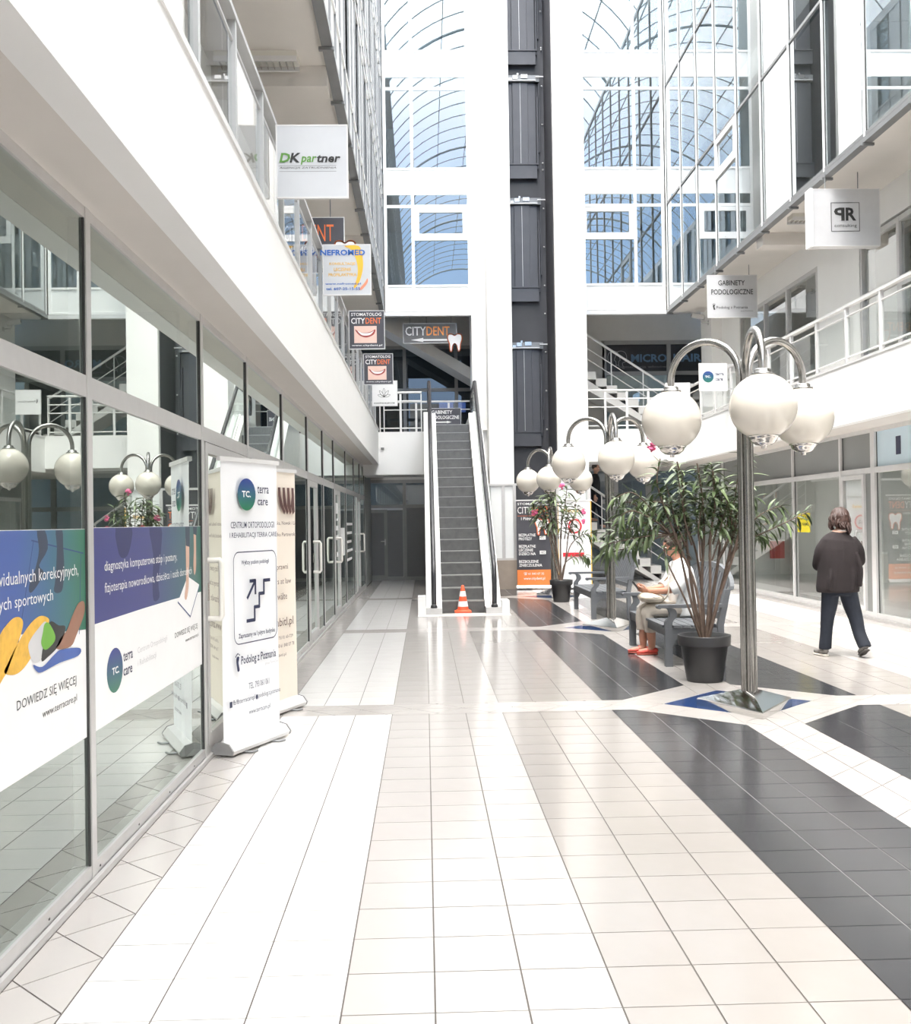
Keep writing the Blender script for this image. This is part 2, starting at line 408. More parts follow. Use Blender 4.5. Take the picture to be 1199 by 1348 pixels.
for i, (q, mi) in enumerate(TILES):
    if i in single:
        x0 = min(p[0] for p in q); y0 = min(p[1] for p in q); q0 = [(x-x0, y-y0) for x, y in q]
        key = (mi, tuple((round(x, 3), round(y, 3)) for x, y in q0))
        if key not in shared: b = MB(); tile_mb(b, q0, 0); shared[key] = mesh_from(b, 'tile', [TM[mi]])
        link('tile', shared[key], floor, mw=Matrix.Translation((x0, y0, random.uniform(-0.0006, 0.0))))
    else: tile_mb(rest, q, mi)
o = obj('tile_field', rest, TM, floor); o['kind'] = 'stuff'

# ------------------------------------------------------------------ ground floor shopfront, left
LFR = frame((XL, 0, 0), (0,1,0), (0,0,1))            # u = along the hall, v = height, normal into the hall
LY = [-4.7, -2.4, -0.05, 2.25, 4.55, 6.85, 8.60, 10.72, 12.98, 14.95, 16.70, 19.2, 21.4, 23.3, 25.1]
wl = setting('window_1')
DOORL = {5: 6.925, 8: 13.45, 10: 16.85, 12: 23.05}
glazing(wl, LFR, LY, [0.0, 2.165, 2.96], GL_SHOP, tws={0: 0.085, 1: 0.095, 2: 0.06}, mw=0.062, rec=0.2, skip=[(i, 0) for i in DOORL])
HANDLE = M('cream_white_handle', (0.84, 0.82, 0.76), 0.3, var=0.02)
dn = 0
def leaf(nm, fr, u0, u1, v0, v1, hu, glass, hmat=HANDLE, mat=ALU, st=0.07, side=1, hz=(0.93, 1.32)):
    d = setting(nm)
    for a, b in ((u0, u0+st), (u1-st, u1)): obj('stile', MB().obox(fr, a, b, v0, v1, -0.06, 0.006), mat, d)
    for a, b in ((v0, v0+st), (v1-st, v1)): obj('rail', MB().obox(fr, u0+st, u1-st, a, b, -0.06, 0.005), mat, d)
    obj('pane', MB().obox(fr, u0+st, u1-st, v0+st, v1-st, -0.03, -0.02), glass, d)
    if hu is not None:
        z0, z1 = hz
        path = [fr @ Vector(p) for p in ((hu, z0, 0.0), (hu, z0, 0.085), (hu, z0+0.02, 0.095), (hu, z1-0.02, 0.095), (hu, z1, 0.085), (hu, z1, 0.0))]
        obj('handle', MB().tube(path, 0.019, 10), hmat, d)
        obj('lock_plate', MB().obox(fr, hu-0.02, hu+0.02, z0+0.12, z0+0.24, 0.0, 0.012), CHROME, d)
    return d
for i, hu in DOORL.items():
    dn += 1; a, b = LY[i]+0.05, LY[i+1]-0.05
    if b-a > 1.5 and i != 5:
        c = a+1.05 if hu < (a+b)/2 else b-1.05
        obj('mullion', MB().obox(LFR, c-0.03, c+0.03, 0.085, 2.12, -0.08, 0), ALU, wl)
        if hu < c: leaf('door_%d' % dn, LFR, a, c-0.03, 0.09, 2.11, hu, GL_SHOP); p0, p1 = c+0.03, b
        else: leaf('door_%d' % dn, LFR, c+0.03, b, 0.09, 2.11, hu, GL_SHOP); p0, p1 = a, c-0.03
        obj('pane', MB().obox(LFR, p0, p1, 0.085, 2.12, -0.028, -0.016), GL_SHOP, wl)
    else: leaf('door_%d' % dn, LFR, a, b, 0.09, 2.11, hu, GL_SHOP)
# room behind
setting('wall_left', MB().box(-5.0, -4.8, YB, YE, 0, 2.95), ROOM)
setting('wall_left_return', MB().box(-1.56, -1.46, 25.14, YE, 0, 2.95).box(-4.8, -1.6, 14.6, 14.7, 0, 2.95).box(-4.8, -1.6, 6.75, 6.83, 0, 2.95), ROOM)
setting('trim_1', MB().box(-1.459, -1.44, YB, 25.1, 0.0, 0.03), ALU)      # threshold strip
scr = MB()
for k in range(40):
    y = 0.9 + k*0.62
    scr.obox(LFR, y-0.006, y+0.006, 0.050, 0.058, 0.0, 0.002)
o = obj('screw', scr, GASKET, wl); o['kind'] = 'stuff'

# ------------------------------------------------------------------ decks, parapets and soffits
SL_W = -1.08; SR_W = 5.97
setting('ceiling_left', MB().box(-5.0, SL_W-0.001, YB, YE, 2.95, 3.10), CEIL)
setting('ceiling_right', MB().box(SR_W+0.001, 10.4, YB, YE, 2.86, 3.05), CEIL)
setting('wall_left_parapet', MB().box(SL_W-0.14, SL_W, YB, 24.5, 2.948, 3.76), PARA)
setting('wall_right_parapet', MB().box(SR_W, SR_W+0.14, YB, 24.5, 2.858, 3.68), PARA)
setting('trim_2', MB().box(SL_W-0.155, SL_W+0.012, YB, 24.5, 3.76, 3.80), ALUL)
setting('trim_3', MB().box(SR_W-0.012, SR_W+0.155, YB, 24.5, 3.68, 3.715), ALUL)
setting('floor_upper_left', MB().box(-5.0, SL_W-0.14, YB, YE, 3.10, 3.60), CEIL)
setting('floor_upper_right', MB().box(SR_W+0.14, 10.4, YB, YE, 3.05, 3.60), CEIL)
ZU = 6.58
XFL, XFR, YF = -0.90, 5.88, 24.5
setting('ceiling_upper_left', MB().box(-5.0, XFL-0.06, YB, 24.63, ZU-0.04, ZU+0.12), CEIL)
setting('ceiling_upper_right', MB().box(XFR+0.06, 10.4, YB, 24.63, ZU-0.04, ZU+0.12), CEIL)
b = MB()
for y in (-2.0, 4.6, 11.2, 17.8): b.box(-2.3, XFL-0.10, y, y+0.35, ZU-0.26, ZU-0.04)
setting('trim_4', b, CEIL)
b = MB()
for y in (-2.0, 4.6, 11.2, 17.8): b.box(XFR+0.10, 7.1, y, y+0.35, ZU-0.26, ZU-0.04)
setting('trim_5', b, CEIL)

# ------------------------------------------------------------------ first floor shop walls
ULFR = frame((-2.25, 0, 0), (0,1,0), (0,0,1))
wu = setting('window_2')
glazing(wu, ULFR, [-4.0+1.32*k for k in range(23)], [3.6, 5.05, 6.15], GL_SHOP, mw=0.07, gasket=False)
setting('wall_left_upper', MB().box(-2.33, -2.25, YB, YE, 6.15, ZU-0.04).box(-4.9, -4.7, YB, YE, 3.6, 6.54), WALL)
URFR = frame((7.05, 0, 0), (0,-1,0), (0,0,1))        # u runs towards the entrance
def ur(y): return -y
wr2 = setting('window_3')
glazing(wr2, URFR, [ur(y) for y in (22.6, 21.0, 19.7, 18.15)], [3.6, 5.05, 6.02], GL_RSHOP, mw=0.08, gasket=False)
wr3 = setting('window_4')
glazing(wr3, URFR, [ur(y) for y in (16.3, 15.0, 13.9, 12.4, 11.0, 9.6)], [3.6, 5.05, 5.98], GL_RSHOP, mw=0.08, gasket=False)
setting('wall_right_upper', MB().box(7.05, 7.13, YB, 24.9, 6.02, ZU-0.04).box(7.05, 7.30, 16.32, 18.1, 3.6, 6.02).box(7.05, 7.3, 22.64, 24.9, 3.6, 6.02)
        .box(7.05, 7.3, YB, 9.56, 3.6, 6.02), WALL)
setting('wall_right_upper_back', MB().box(8.6, 8.8, YB, YE, 3.6, 6.54), PALE)
leaf('door_%d' % (dn+1), URFR, ur(14.95), ur(13.95), 3.62, 5.0, ur(14.2), GL_RSHOP, hz=(4.3, 4.75)); dn += 1

# ------------------------------------------------------------------ ground floor shopfront, right
RFR = frame((XR, 0, 0), (0,-1,0), (0,0,1))
RY = [25.0, 22.9, 21.25, 18.5, 16.35, 15.14, 12.6, 10.2, 7.8, 5.4, 3.0, 0.5, -2.0, -4.5]
us = [-y for y in RY]
wr = setting('window_5')
BLUEP = M('pale_blue_lightbox_film', (0.66, 0.82, 0.92), 0.3, var=0.01)
glazing(wr, RFR, us, [0.0, 2.235, 2.86], GL_RSHOP, mat=ALUL, tws={0: 0.11, 1: 0.085, 2: 0.06}, mw=0.06, mws={5: 0.14, 4: 0.07},
        over={**{(i, 1): GL_GREY for i in range(13)}, (5, 1): BLUEP}, skip=[(4, 0)])
leaf('door_%d' % (dn+1), RFR, -16.30, -15.45, 0.11, 2.19, -15.55, GL_RSHOP, mat=ALUL, hmat=ALU); dn += 1
obj('spandrel_panel', MB().obox(RFR, -15.44, -15.21, 0.11, 2.19, -0.06, -0.03), GL_GREY, wr)
obj('lettering', MB().obox(RFR, -14.45, -14.30, 2.42, 2.68, -0.043, -0.040), INK, wr)
setting('wall_right', MB().box(7.6, 7.8, YB, YE, 0, 2.86).box(6.75, 7.6, 21.3, 21.4, 0, 2.86).box(6.75, 7.6, 15.0, 15.1, 0, 2.86).box(6.75, 7.6, 24.7, 24.8, 0, 2.86), PALE)
setting('trim_6', MB().box(XR-0.04, XR-0.005, -4.5, 25.0, 0, 0.04), ALU)

# ------------------------------------------------------------------ glass facades of the upper floors
ZT = 15.2
ZR = [ZU, 7.20, 9.10, 9.40, 10.0, 11.92, 12.22, 12.82, ZT]
SPR = (0, 3, 6)                                     # rows that are white enamel
def facade(nm, fr, us, mat=WHITEM, mw=0.05, over={}, rows=ZR, spr=SPR, tmat=None, gasket=False, gl=None):
    r = setting(nm)
    ov = {(i, j): SPAN for i in range(len(us)-1) for j in spr}; ov.update(over)
    glazing(r, fr, us, rows, gl or GL_FAC, mat=mat, mw=mw, tw=0.05, tws={2: 0.07, 5: 0.07} if rows is ZR else {}, depth=0.10, over=ov, gasket=gasket, pane_t=0.02, rec=0.25)
    if tmat:
        for o in r.children:
            if o.name.startswith('transom'): o.data.materials[0] = tmat
    return r
FL = frame((XFL, 0, 0), (0,1,0), (0,0,1)); FRR = frame((XFR, 0, 0), (0,-1,0), (0,0,1)); FE = frame((0, YF, 0), (1,0,0), (0,0,1))
ZS = [ZU, 9.10, 11.92, ZT]
facade('window_6', FL, [24.45-0.69*k for k in range(47)], mat=ALUD, mw=0.022, tmat=WHITEM, gl=GL_FSIDE, over={(i, j): SPAN for i in range(46) for j in range(8) if i % 3 != 1})
facR = facade('window_7', FRR, [-(24.45-1.38*k) for k in range(24)], mw=0.05, rows=ZS, spr=(), tmat=ALUD, gasket=True, gl=GL_FSIDE)
fe1 = facade('window_8', FE, [XFL+0.06, -0.19, 1.15], mw=0.07)
fe2 = facade('window_9', FE, [3.83, 5.15, XFR-0.06], mw=0.07)
# opening lights: heavy white frames in the two end bays and in the right facade
def vent(root, fr, u0, u1, z0, z1):
    v = MB()
    for a, b, c, d in ((u0, u1, z0, z0+0.16), (u0, u1, z1-0.10, z1), (u0, u0+0.11, z0+0.16, z1-0.10), (u1-0.11, u1, z0+0.16, z1-0.10)): v.obox(fr, a, b, c, d, -0.02, 0.012)
    f = obj('vent_frame', v, WHITEM, root)
    obj('latch', MB().obox(fr, (u0+u1)/2-0.012, (u0+u1)/2+0.012, z0+0.03, z0+0.05, 0.012, 0.02), ALU, f)
vent(fe1, FE, -0.15, 1.11, 8.28, 9.05); vent(fe2, FE, 3.87, 5.11, 8.28, 9.05)
vent(facR, FRR, -(24.45-1.38*3)+0.03, -(24.45-1.38*4)-0.03, 8.28, 9.05)
# dark lower edge with brackets
b = MB().box(XFL-0.10, XFL+0.015, YB, YF, ZU-0.09, ZU-0.02); setting('trim_7', b, ALUD)
b = MB().box(XFR-0.015, XFR+0.10, YB, YF, ZU-0.09, ZU-0.02); setting('trim_8', b, ALUD)
b = MB().box(XFL, 1.2, YF-0.01, YF+0.12, ZU-0.10, ZU-0.01).box(3.8, XFR, YF-0.01, YF+0.12, ZU-0.10, ZU-0.01); setting('trim_9', b, ALUL)
for k in range(0, 24):
    y = 24.45-1.38*k
    if y < 1: break
    obj('bracket', MB().box(XFL-0.13, XFL+0.03, y-0.02, y+0.02, ZU-0.125, ZU-0.09), ALUD, bpy.data.objects['trim_7'])
    obj('bracket', MB().box(XFR-0.03, XFR+0.13, y-0.02, y+0.02, ZU-0.125, ZU-0.09), ALUD, bpy.data.objects['trim_8'])
# offices behind the glass: slabs and back walls
OFF = M('office_back_wall', (0.78, 0.80, 0.80), 0.8, var=0.05, vscale=0.6)
b = MB()
for z in (9.40, 12.22):
    b.box(-4.6, XFL-0.12, YB, YE, z+0.05, z+0.5); b.box(XFR+0.12, 9.8, YB, YE, z+0.05, z+0.5)
    b.box(XFL, 1.15, YF+0.12, YE, z+0.05, z+0.5); b.box(3.83, XFR, YF+0.12, YE, z+0.05, z+0.5)
setting('floor_offices', b, CEIL)
setting('wall_offices', MB().box(-4.8, -4.6, YB, YE, ZU+0.12, ZT).box(9.8, 10.0, YB, YE, ZU+0.12, ZT).box(-4.6, 9.8, YE, YE+0.2, 7.27, ZT), OFF)
setting('roof_offices', MB().box(-4.8, XFL-0.1, YB, YE, ZT, ZT+0.3).box(XFR+0.1, 10.0, YB, YE, ZT, ZT+0.3).box(XFL-0.1, XFR+0.1, YF+0.05, YE, ZT, ZT+0.3), WALL)

# ------------------------------------------------------------------ lift shaft between two white piers
SX0, SX1 = 2.06, 3.08
setting('column_left', MB().box(1.50, SX0, 23.60, 25.4, 2.42, ZT), WALL)
setting('column_right', MB().box(SX1, 3.79, 23.60, 25.4, 2.42, ZT), WALL)
setting('wall_end_pier', MB().box(1.17, 1.50, YF-0.12, 25.4, 3.72, ZT), WALL)
setting('wall_shaft', MB().box(SX0, SX1, 25.2, 25.4, 2.42, ZT).box(SX0, SX0+0.012, 23.75, 25.2, 2.42, ZT).box(SX1-0.012, SX1, 23.75, 25.2, 2.42, ZT), SHAFT)
for lv, (zf, nm) in enumerate(((3.74, 'first'), (7.28, 'second'), (10.30, 'third'), (13.1, 'fourth'))):
    d = setting('door_%d' % (dn+1)); dn += 1
    zt = zf+2.06 if lv < 3 else ZT-0.05
    for k in range(4):
        x = 2.10+0.19*k; y = 25.16 if k in (0, 3) else 25.13
        obj('door_panel', MB().box(x, x+0.183, y-0.03, y, zf, zt-0.05), SHAFT2, d)
    obj('door_seam', MB().box(2.476, 2.484, 25.092, 25.10, zf+0.02, zt-0.06), ALUL, d)
    obj('apron', MB().box(2.07, 2.87, 25.05, 25.10, zf-0.36, zf-0.03), SHAFT2, d)
    obj('sill', MB().box(2.06, 2.90, 25.02, 25.14, zf-0.03, zf), SHAFT2, d)
    if lv < 3:
        h = obj('header_rail', MB().box(2.07, 2.95, 25.06, 25.16, zt-0.04, zt+0.12), ALUD, d)
        obj('hanger', MB().box(2.30, 2.42, 25.03, 25.06, zt+0.02, zt+0.11).box(2.50, 2.66, 25.03, 25.06, zt+0.04, zt+0.13).box(2.20, 2.28, 25.03, 25.06, zt, zt+0.05).box(2.40, 2.44, 25.03, 25.06, zt+0.11, zt+0.16), STEEL, h)
        obj('track', MB().box(2.09, 2.86, 25.02, 25.05, zt-0.03, zt-0.005).box(2.86, 3.05, 25.0, 25.03, zt+0.05, zt+0.075), ALUL, h)
    obj('frame_post', MB().box(2.88, 2.91, 25.1, 25.18, zf-0.1, zt-0.4).box(2.93, 2.95, 25.1, 25.18, zf+0.3, zt), SHAFT2, d)
    b = MB()
    for k in range(4): b.ball((3.02, 25.16, zf+0.05+0.95*k), 0.022, seg=8, rings=5)
    obj('bolt', b, ALUL, d)
# glazed base of the shaft
BST = M('brown_stone_plinth', (0.36, 0.30, 0.25), 0.4, var=0.08, vscale=5)
wb = setting('window_10')
setting('baseboard_shaft', MB().box(1.44, 3.78, 23.52, 23.60, 0.0, 0.66), BST)
bf = frame((0, 23.58, 0), (1,0,0), (0,0,1))
DKGL = M('dark_lift_pit_glass', (0.06, 0.062, 0.07), 0.08, var=0.05)
glazing(wb, bf, [1.44, 1.80, 2.06, 3.04, 3.78], [0.66, 2.42], SPAN, mat=ALU, mw=0.07, tw=0.05, over={(2, 0): DKGL, (3, 0): SPAN}, gasket=False)
setting('wall_shaft_base', MB().box(1.44, 1.52, 23.6, 25.2, 0, 2.42).box(3.70, 3.78, 23.6, 25.2, 0, 2.42).box(1.44, 3.78, 25.1, 25.2, 0, 2.42), ROOM)

# ------------------------------------------------------------------ vaulted glass roof
RIB = M('roof_steel_grey', (0.22, 0.25, 0.26), 0.5, 0.3, var=0.05)
R0, R1 = -15.0, 27.0
RXC = (XFL+XFR)/2; RW = (XFR-XFL)/2+0.15; RISE = 1.9; ZSP = ZT+0.25
RR = (RW*RW+RISE*RISE)/(2*RISE); A_ = math.asin(RW/RR)
def vault(a): return (RXC+RR*math.sin(a), ZSP+RISE-RR+RR*math.cos(a))
NA = 7
angs = [-A_+2*A_*k/NA for k in range(NA+1)]
rf = setting('ceiling_roof_vault')
NR = 36
for k in range(NR+1):
    y = R0+(R1-R0)*k/NR; w = 0.045 if k % 9 == 0 else 0.020
    b = MB(); n = 20
    b.tube([(vault(-A_+2*A_*i/n)[0], y, vault(-A_+2*A_*i/n)[1]) for i in range(n+1)], w, 6)
    obj('rib', b, RIB, rf)
for a in angs:
    x, z = vault(a); obj('purlin', MB().box(x-0.012, x+0.012, R0, R1, z-0.02, z+0.03), RIB, rf)
for k in range(NR):
    y0 = R0+(R1-R0)*k/NR; y1 = R0+(R1-R0)*(k+1)/NR; b = MB()
    for i in range(NA):
        (xa, za), (xb, zb) = vault(angs[i]), vault(angs[i+1])
        b.add([(xa, y0, za+0.05), (xb, y0, zb+0.05), (xb, y1, zb+0.05), (xa, y1, za+0.05)], [(0,1,2,3)])
    obj('pane', b, GL_ROOFCLEAR if y0 > 9.0 else GL_ROOF, rf)

# far end of the hall behind the entrance
setting('wall_back', MB().box(-5.0, 10.2, YB-0.3, YB, 0, ZU), WALL)
setting('window_11', MB().box(XFL, XFR, YB-0.12, YB-0.08, ZU, 9.4), SPAN)

# ------------------------------------------------------------------ far end: landing, end walls, railings
ZH = 7.15
setting('floor_landing', MB().box(XL, 1.5, 24.5, 25.85, 2.70, 3.72).box(3.79, XR, 24.5, 25.85, 2.95, 3.72).box(1.5, 3.79, 25.4, 25.85, 2.95, 3.72), PARA)
setting('trim_10', MB().box(-5.0, 1.17, 24.63, YE, ZH, ZH+0.1).box(3.80, 10.4, 24.63, YE, ZH, ZH+0.1).box(1.17, 3.80, 25.41, YE, ZH, ZH+0.1).box(-5.2, 10.4, YE+0.2, YE+2.6, ZU, ZU+0.1).box(XFL, 1.17, 24.63, 24.68, ZU-0.04, ZH).box(3.80, XFR, 24.63, 24.68, ZU-0.04, ZH), CEIL)
EFR = frame((0, YE, 0), (1,0,0), (0,0,1))
we = setting('window_12')
DKG = glass_mat('dark_end_glass', (0.30, 0.33, 0.33), 0.02, 1.2)
FROST = M('grey_frosted_door_glass', (0.23, 0.235, 0.235), 0.35, var=0.03, vscale=2)
ALUM = M('mid_grey_aluminium', (0.34, 0.34, 0.335), 0.4, 0.3, var=0.03)
glazing(we, EFR, [-1.64, -0.55, 0.6, 1.45], [0.0, 2.0, 2.72], FROST, mat=ALUM, mw=0.09, tw=0.09, over={(0, 1): DKG, (1, 1): DKG, (2, 1): DKG}, gasket=False, skip=[(0, 0)])
d = leaf('door_%d' % (dn+1), EFR, -1.60, -1.02, 0.05, 1.92, None, FROST, mat=ALUM, st=0.09); dn += 1
obj('handle', MB().box(-1.10, -1.07, YE-0.06, YE-0.03, 0.95, 1.12).tube([(-1.085, YE-0.05, 1.06), (-1.20, YE-0.05, 1.06)], 0.012), ALU, d)
obj('pane', MB().box(-1.02, -0.60, YE-0.06, YE-0.04, 0.1, 1.9), FROST, we)
text('13', EFR, -1.01, 1.35, 0.12, 0.17, INKK, we, 0.01)
we2 = setting('window_13')
glazing(we2, EFR, [3.8, 5.2, 6.1, 7.0, 8.4], [0.0, 2.05, 3.0], DKG, mat=ALUM, mw=0.14, tw=0.12, gasket=False)
setting('wall_end', MB().box(1.45, 3.8, YE, YE+0.2, 0, ZH).box(-5.2, -1.64, YE, YE+0.2, 0, 3.6).box(8.4, 10.4, YE, YE+0.2, 0, ZH).box(-5.2, 10.4, YE+2.4, YE+2.6, 0, ZU)
        .box(-1.64, 1.45, YE, YE+0.2, 2.72, 3.7).box(4.95, 8.4, YE, YE+0.2, 3.0, 3.7).box(-5.2, 1.45, YE, YE+0.2, 6.35, ZH).box(3.8, 4.95, YE, YE+0.2, 6.35, ZH).box(4.95, 8.4, YE, YE+0.2, 6.44, ZH), M('end_wall_grey_paint', (0.62, 0.61, 0.585), 0.8, var=0.02))
setting('floor_back_rooms', MB().box(-5.2, 10.4, YE+0.3, YE+2.6, -0.1, 0.0).box(-5.2, 10.4, YE+0.2, YE+2.4, 3.5, 3.69), ROOMF)
we3 = setting('window_14')
glazing(we3, EFR, [-1.9, -0.5, 0.9, 2.3], [3.7, 5.15, 6.35], DKG, mat=ALUM, mw=0.09, tw=0.09, gasket=False)
setting('wall_end_room', MB().box(-5.2, 2.4, YE+1.8, YE+1.9, 3.7, 6.35), ROOMD)
SCREEN = bpy.data.materials.new('lit_blue_screen'); SCREEN.use_nodes = True
SCREEN.node_tree.nodes['Principled BSDF'].inputs['Emission Color'].default_value = (0.10, 0.22, 0.85, 1); SCREEN.node_tree.nodes['Principled BSDF'].inputs['Emission Strength'].default_value = 1.0
t = thing('wall_screen', 'lit blue wall screen behind the dark glass above the moving staircase', 'screen', (0.85, YE+1.75, 4.65))
obj('display', MB().box(0.45, 0.86, YE+1.74, YE+1.76, 4.72, 5.02), SCREEN, t); obj('display', MB().box(0.96, 1.22, YE+1.74, YE+1.76, 4.72, 5.02), SCREEN, t)
obj('casing', MB().box(0.38, 1.28, YE+1.765, YE+1.80, 4.66, 5.08), BLACK, t)
we4 = setting('window_15')
DKS = M('black_window_film', (0.035, 0.036, 0.042), 0.3, var=0.05)
glazing(we4, EFR, [4.95, 6.72, 7.68, 8.4], [3.7, 5.54, 6.44], GL_SHOP, mat=ALUM, mw=0.11, tw=0.11, over={(0, 1): DKS, (1, 1): DKS, (2, 1): DKS, (1, 0): DKS}, gasket=False)
setting('wall_end_upper', MB().box(3.8, 4.95, YE, YE+0.2, 3.0, 6.35), MATS['end_wall_grey_paint'])
SLATE = M('slate_blue_print', (0.13, 0.23, 0.36), 0.5, var=0.05)
t = we4; ef = frame((0, YE-0.02, 0), (1,0,0), (0,0,1))
text('MICRO', ef, 5.68, 5.84, 0.98, 0.22, SLATE, t, 0.03); text('HAIR', ef, 6.84, 5.84, 0.78, 0.22, SLATE, t, 0.03)
text('pigmentacja włosów', ef, 5.32, 5.66, 1.33, 0.09, M('dim_grey_print', (0.22, 0.22, 0.23), 0.5, var=0.03), t)
hd = [(0.0,0.0),(0.02,0.10),(-0.07,0.14),(-0.10,0.26),(-0.06,0.38),(0.05,0.43),(0.16,0.40),(0.21,0.28),(0.24,0.18),(0.20,0.15),(0.19,0.05),(0.12,0.04),(0.11,0.0)]
WGREY = M('outline_grey_print', (0.42, 0.43, 0.44), 0.5, var=0.02)
outline(ef, [(5.14+p[0], 5.72+p[1]) for p in spline(hd, 4)], 0.012, WGREY, t); outline(ef, [(5.46-p[0], 5.72+p[1]) for p in spline(hd, 4)], 0.012, WGREY, t)

RAILW = M('white_painted_rail', (0.80, 0.80, 0.79), 0.35, 0.1, var=0.02)
RAILG = M('grey_painted_rail', (0.47, 0.475, 0.48), 0.4, 0.2, var=0.03)
def railing(nm, label, p0, p1, zb, zt, n, mat, glass=True, post=0.026, top=0.035, mids=(0.16,), group=None, square=True):
    p0 = Vector((p0[0], p0[1], 0)); p1 = Vector((p1[0], p1[1], 0)); d = (p1-p0); L = d.length; d.normalize(); nr = Vector((-d.y, d.x, 0))
    t = thing(nm, label, 'railing', ((p0.x+p1.x)/2, (p0.y+p1.y)/2, zb), group=group)
    fr = frame(p0, d, (0,0,1))
    if square: obj('handrail', MB().obox(fr, 0, L, zt-0.035, zt, -top, top), mat, t)
    else: obj('handrail', MB().tube([fr @ Vector((0, zt, 0)), fr @ Vector((L, zt, 0))], top, 8), mat, t)
    for mz in mids: obj('mid_rail', MB().tube([fr @ Vector((0, zt-mz, 0)), fr @ Vector((L, zt-mz, 0))], 0.014, 6), mat, t)
    obj('bottom_rail', MB().tube([fr @ Vector((0, zb+0.09, 0)), fr @ Vector((L, zb+0.09, 0))], 0.014, 6), mat, t)
    for k in range(n+1):
        u = L*k/n; obj('post', MB().obox(fr, max(0, u-post), min(L, u+post), zb, zt-0.035, -post, post), mat, t)
        if glass and k < n: obj('pane', MB().obox(fr, u+post+0.02, L*(k+1)/n-post-0.02, zb+0.10, zt-0.18, -0.005, 0.005), GL_RAIL, t)
    return t
railing('railing', 'long grey metal railing with glass panes along the gallery above the shop windows', (SL_W-0.07, 0.0), (SL_W-0.07, 24.4), 3.80, 4.70, 23, RAILG)
railing('railing', 'long grey metal railing with glass panes above the white parapet behind the globe lamps', (SR_W+0.07, 24.4), (SR_W+0.07, 2.3), 3.715, 4.55, 20, ALUL)
railing('railing', 'short white rail at the end of the gallery beside the moving staircase', (-1.05, 24.56), (-0.04, 24.56), 3.72, 4.66, 2, RAILW, glass=False, square=False, top=0.025, mids=(0.2,))
railing('railing', 'white rail on the landing in front of the upper stairs', (3.84, 24.56), (5.92, 24.56), 3.72, 4.66, 4, RAILW, glass=False, square=False, top=0.025, mids=(0.2, 0.4))
railing('railing', 'white rail across the landing at the head of the moving staircase', (-1.0, 25.78), (1.45, 25.78), 3.72, 4.58, 3, RAILW, glass=False, square=False, top=0.025, mids=(0.2,))

# stairs -----------------------------------------------------------
STONE = M('pale_stair_stone', (0.74, 0.73, 0.70), 0.5, var=0.03)
def stairs(nm, label, x0, z0, x1, z1, n, y0, y1, rail=True, mat=STONE):
    t = thing(nm, label, 'stairs', ((x0+x1)/2, (y0+y1)/2, z0))
    dx = (x1-x0)/n; dz = (z1-z0)/n
    for k in range(n):
        a, b = sorted((x0+dx*k, x0+dx*(k+1))); obj('step', MB().box(a, b, y0, y1, z0+dz*k - (0.02 if k else 0), z0+dz*(k+1)), mat, t)
    fr = frame((0, 0, 0), (1,0,0), (0,0,1))       # n points to -y
    lo = 0.0
    poly = [(x0, z0), (x0+dx, z0), (x1, z1-dz), (x1, z1-dz-0.28), (x0+dx*1.6, max(z0-0.02, z0+dz*1.6-dz-0.24))]
    obj('stringer', MB().prism(poly, fr, -y1+0.001, -y0-0.001), mat, t)
    if rail:
        yy = y0+0.05; up = 0.9
        a = Vector((x0+dx*0.5, yy, z0+dz)); b = Vector((x1-dx*0.5, yy, z1))
        obj('handrail', MB().tube([a+Vector((0,0,up)), b+Vector((0,0,up))], 0.03, 8), RAILW, t)
        for q in (0.62, 0.32): obj('mid_rail', MB().tube([a+Vector((0,0,up*q)), b+Vector((0,0,up*q))], 0.013, 6), RAILW, t)
        for k in range(4):
            p = a.lerp(b, k/3.0); obj('baluster', MB().tube([p, p+Vector((0,0,up))], 0.016, 6), RAILW, t)
    return t
stairs('staircase', 'pale stairs from the ground floor up behind the lift shaft, person walking on it', 6.25, 0.0, 3.55, 1.87, 10, 26.0, 27.2)
stairs('staircase', 'pale stairs on the first floor landing in front of the dark shop window', 6.55, 3.72, 3.85, 5.50, 10, 26.0, 27.2)
setting('trim_11', MB().prism([(1.50, 4.98), (1.50, 5.28), (-0.60, 6.54), (-1.08, 6.54)], frame((0, 0, 0), (1,0,0), (0,0,1)), -27.2, -26.0), MATS['end_wall_grey_paint'])
setting('floor_half_landing', MB().box(1.45, 3.6, 25.9, YE, 1.67, 1.87).box(1.45, 3.85, 25.9, YE, 5.25, 5.50), STONE)

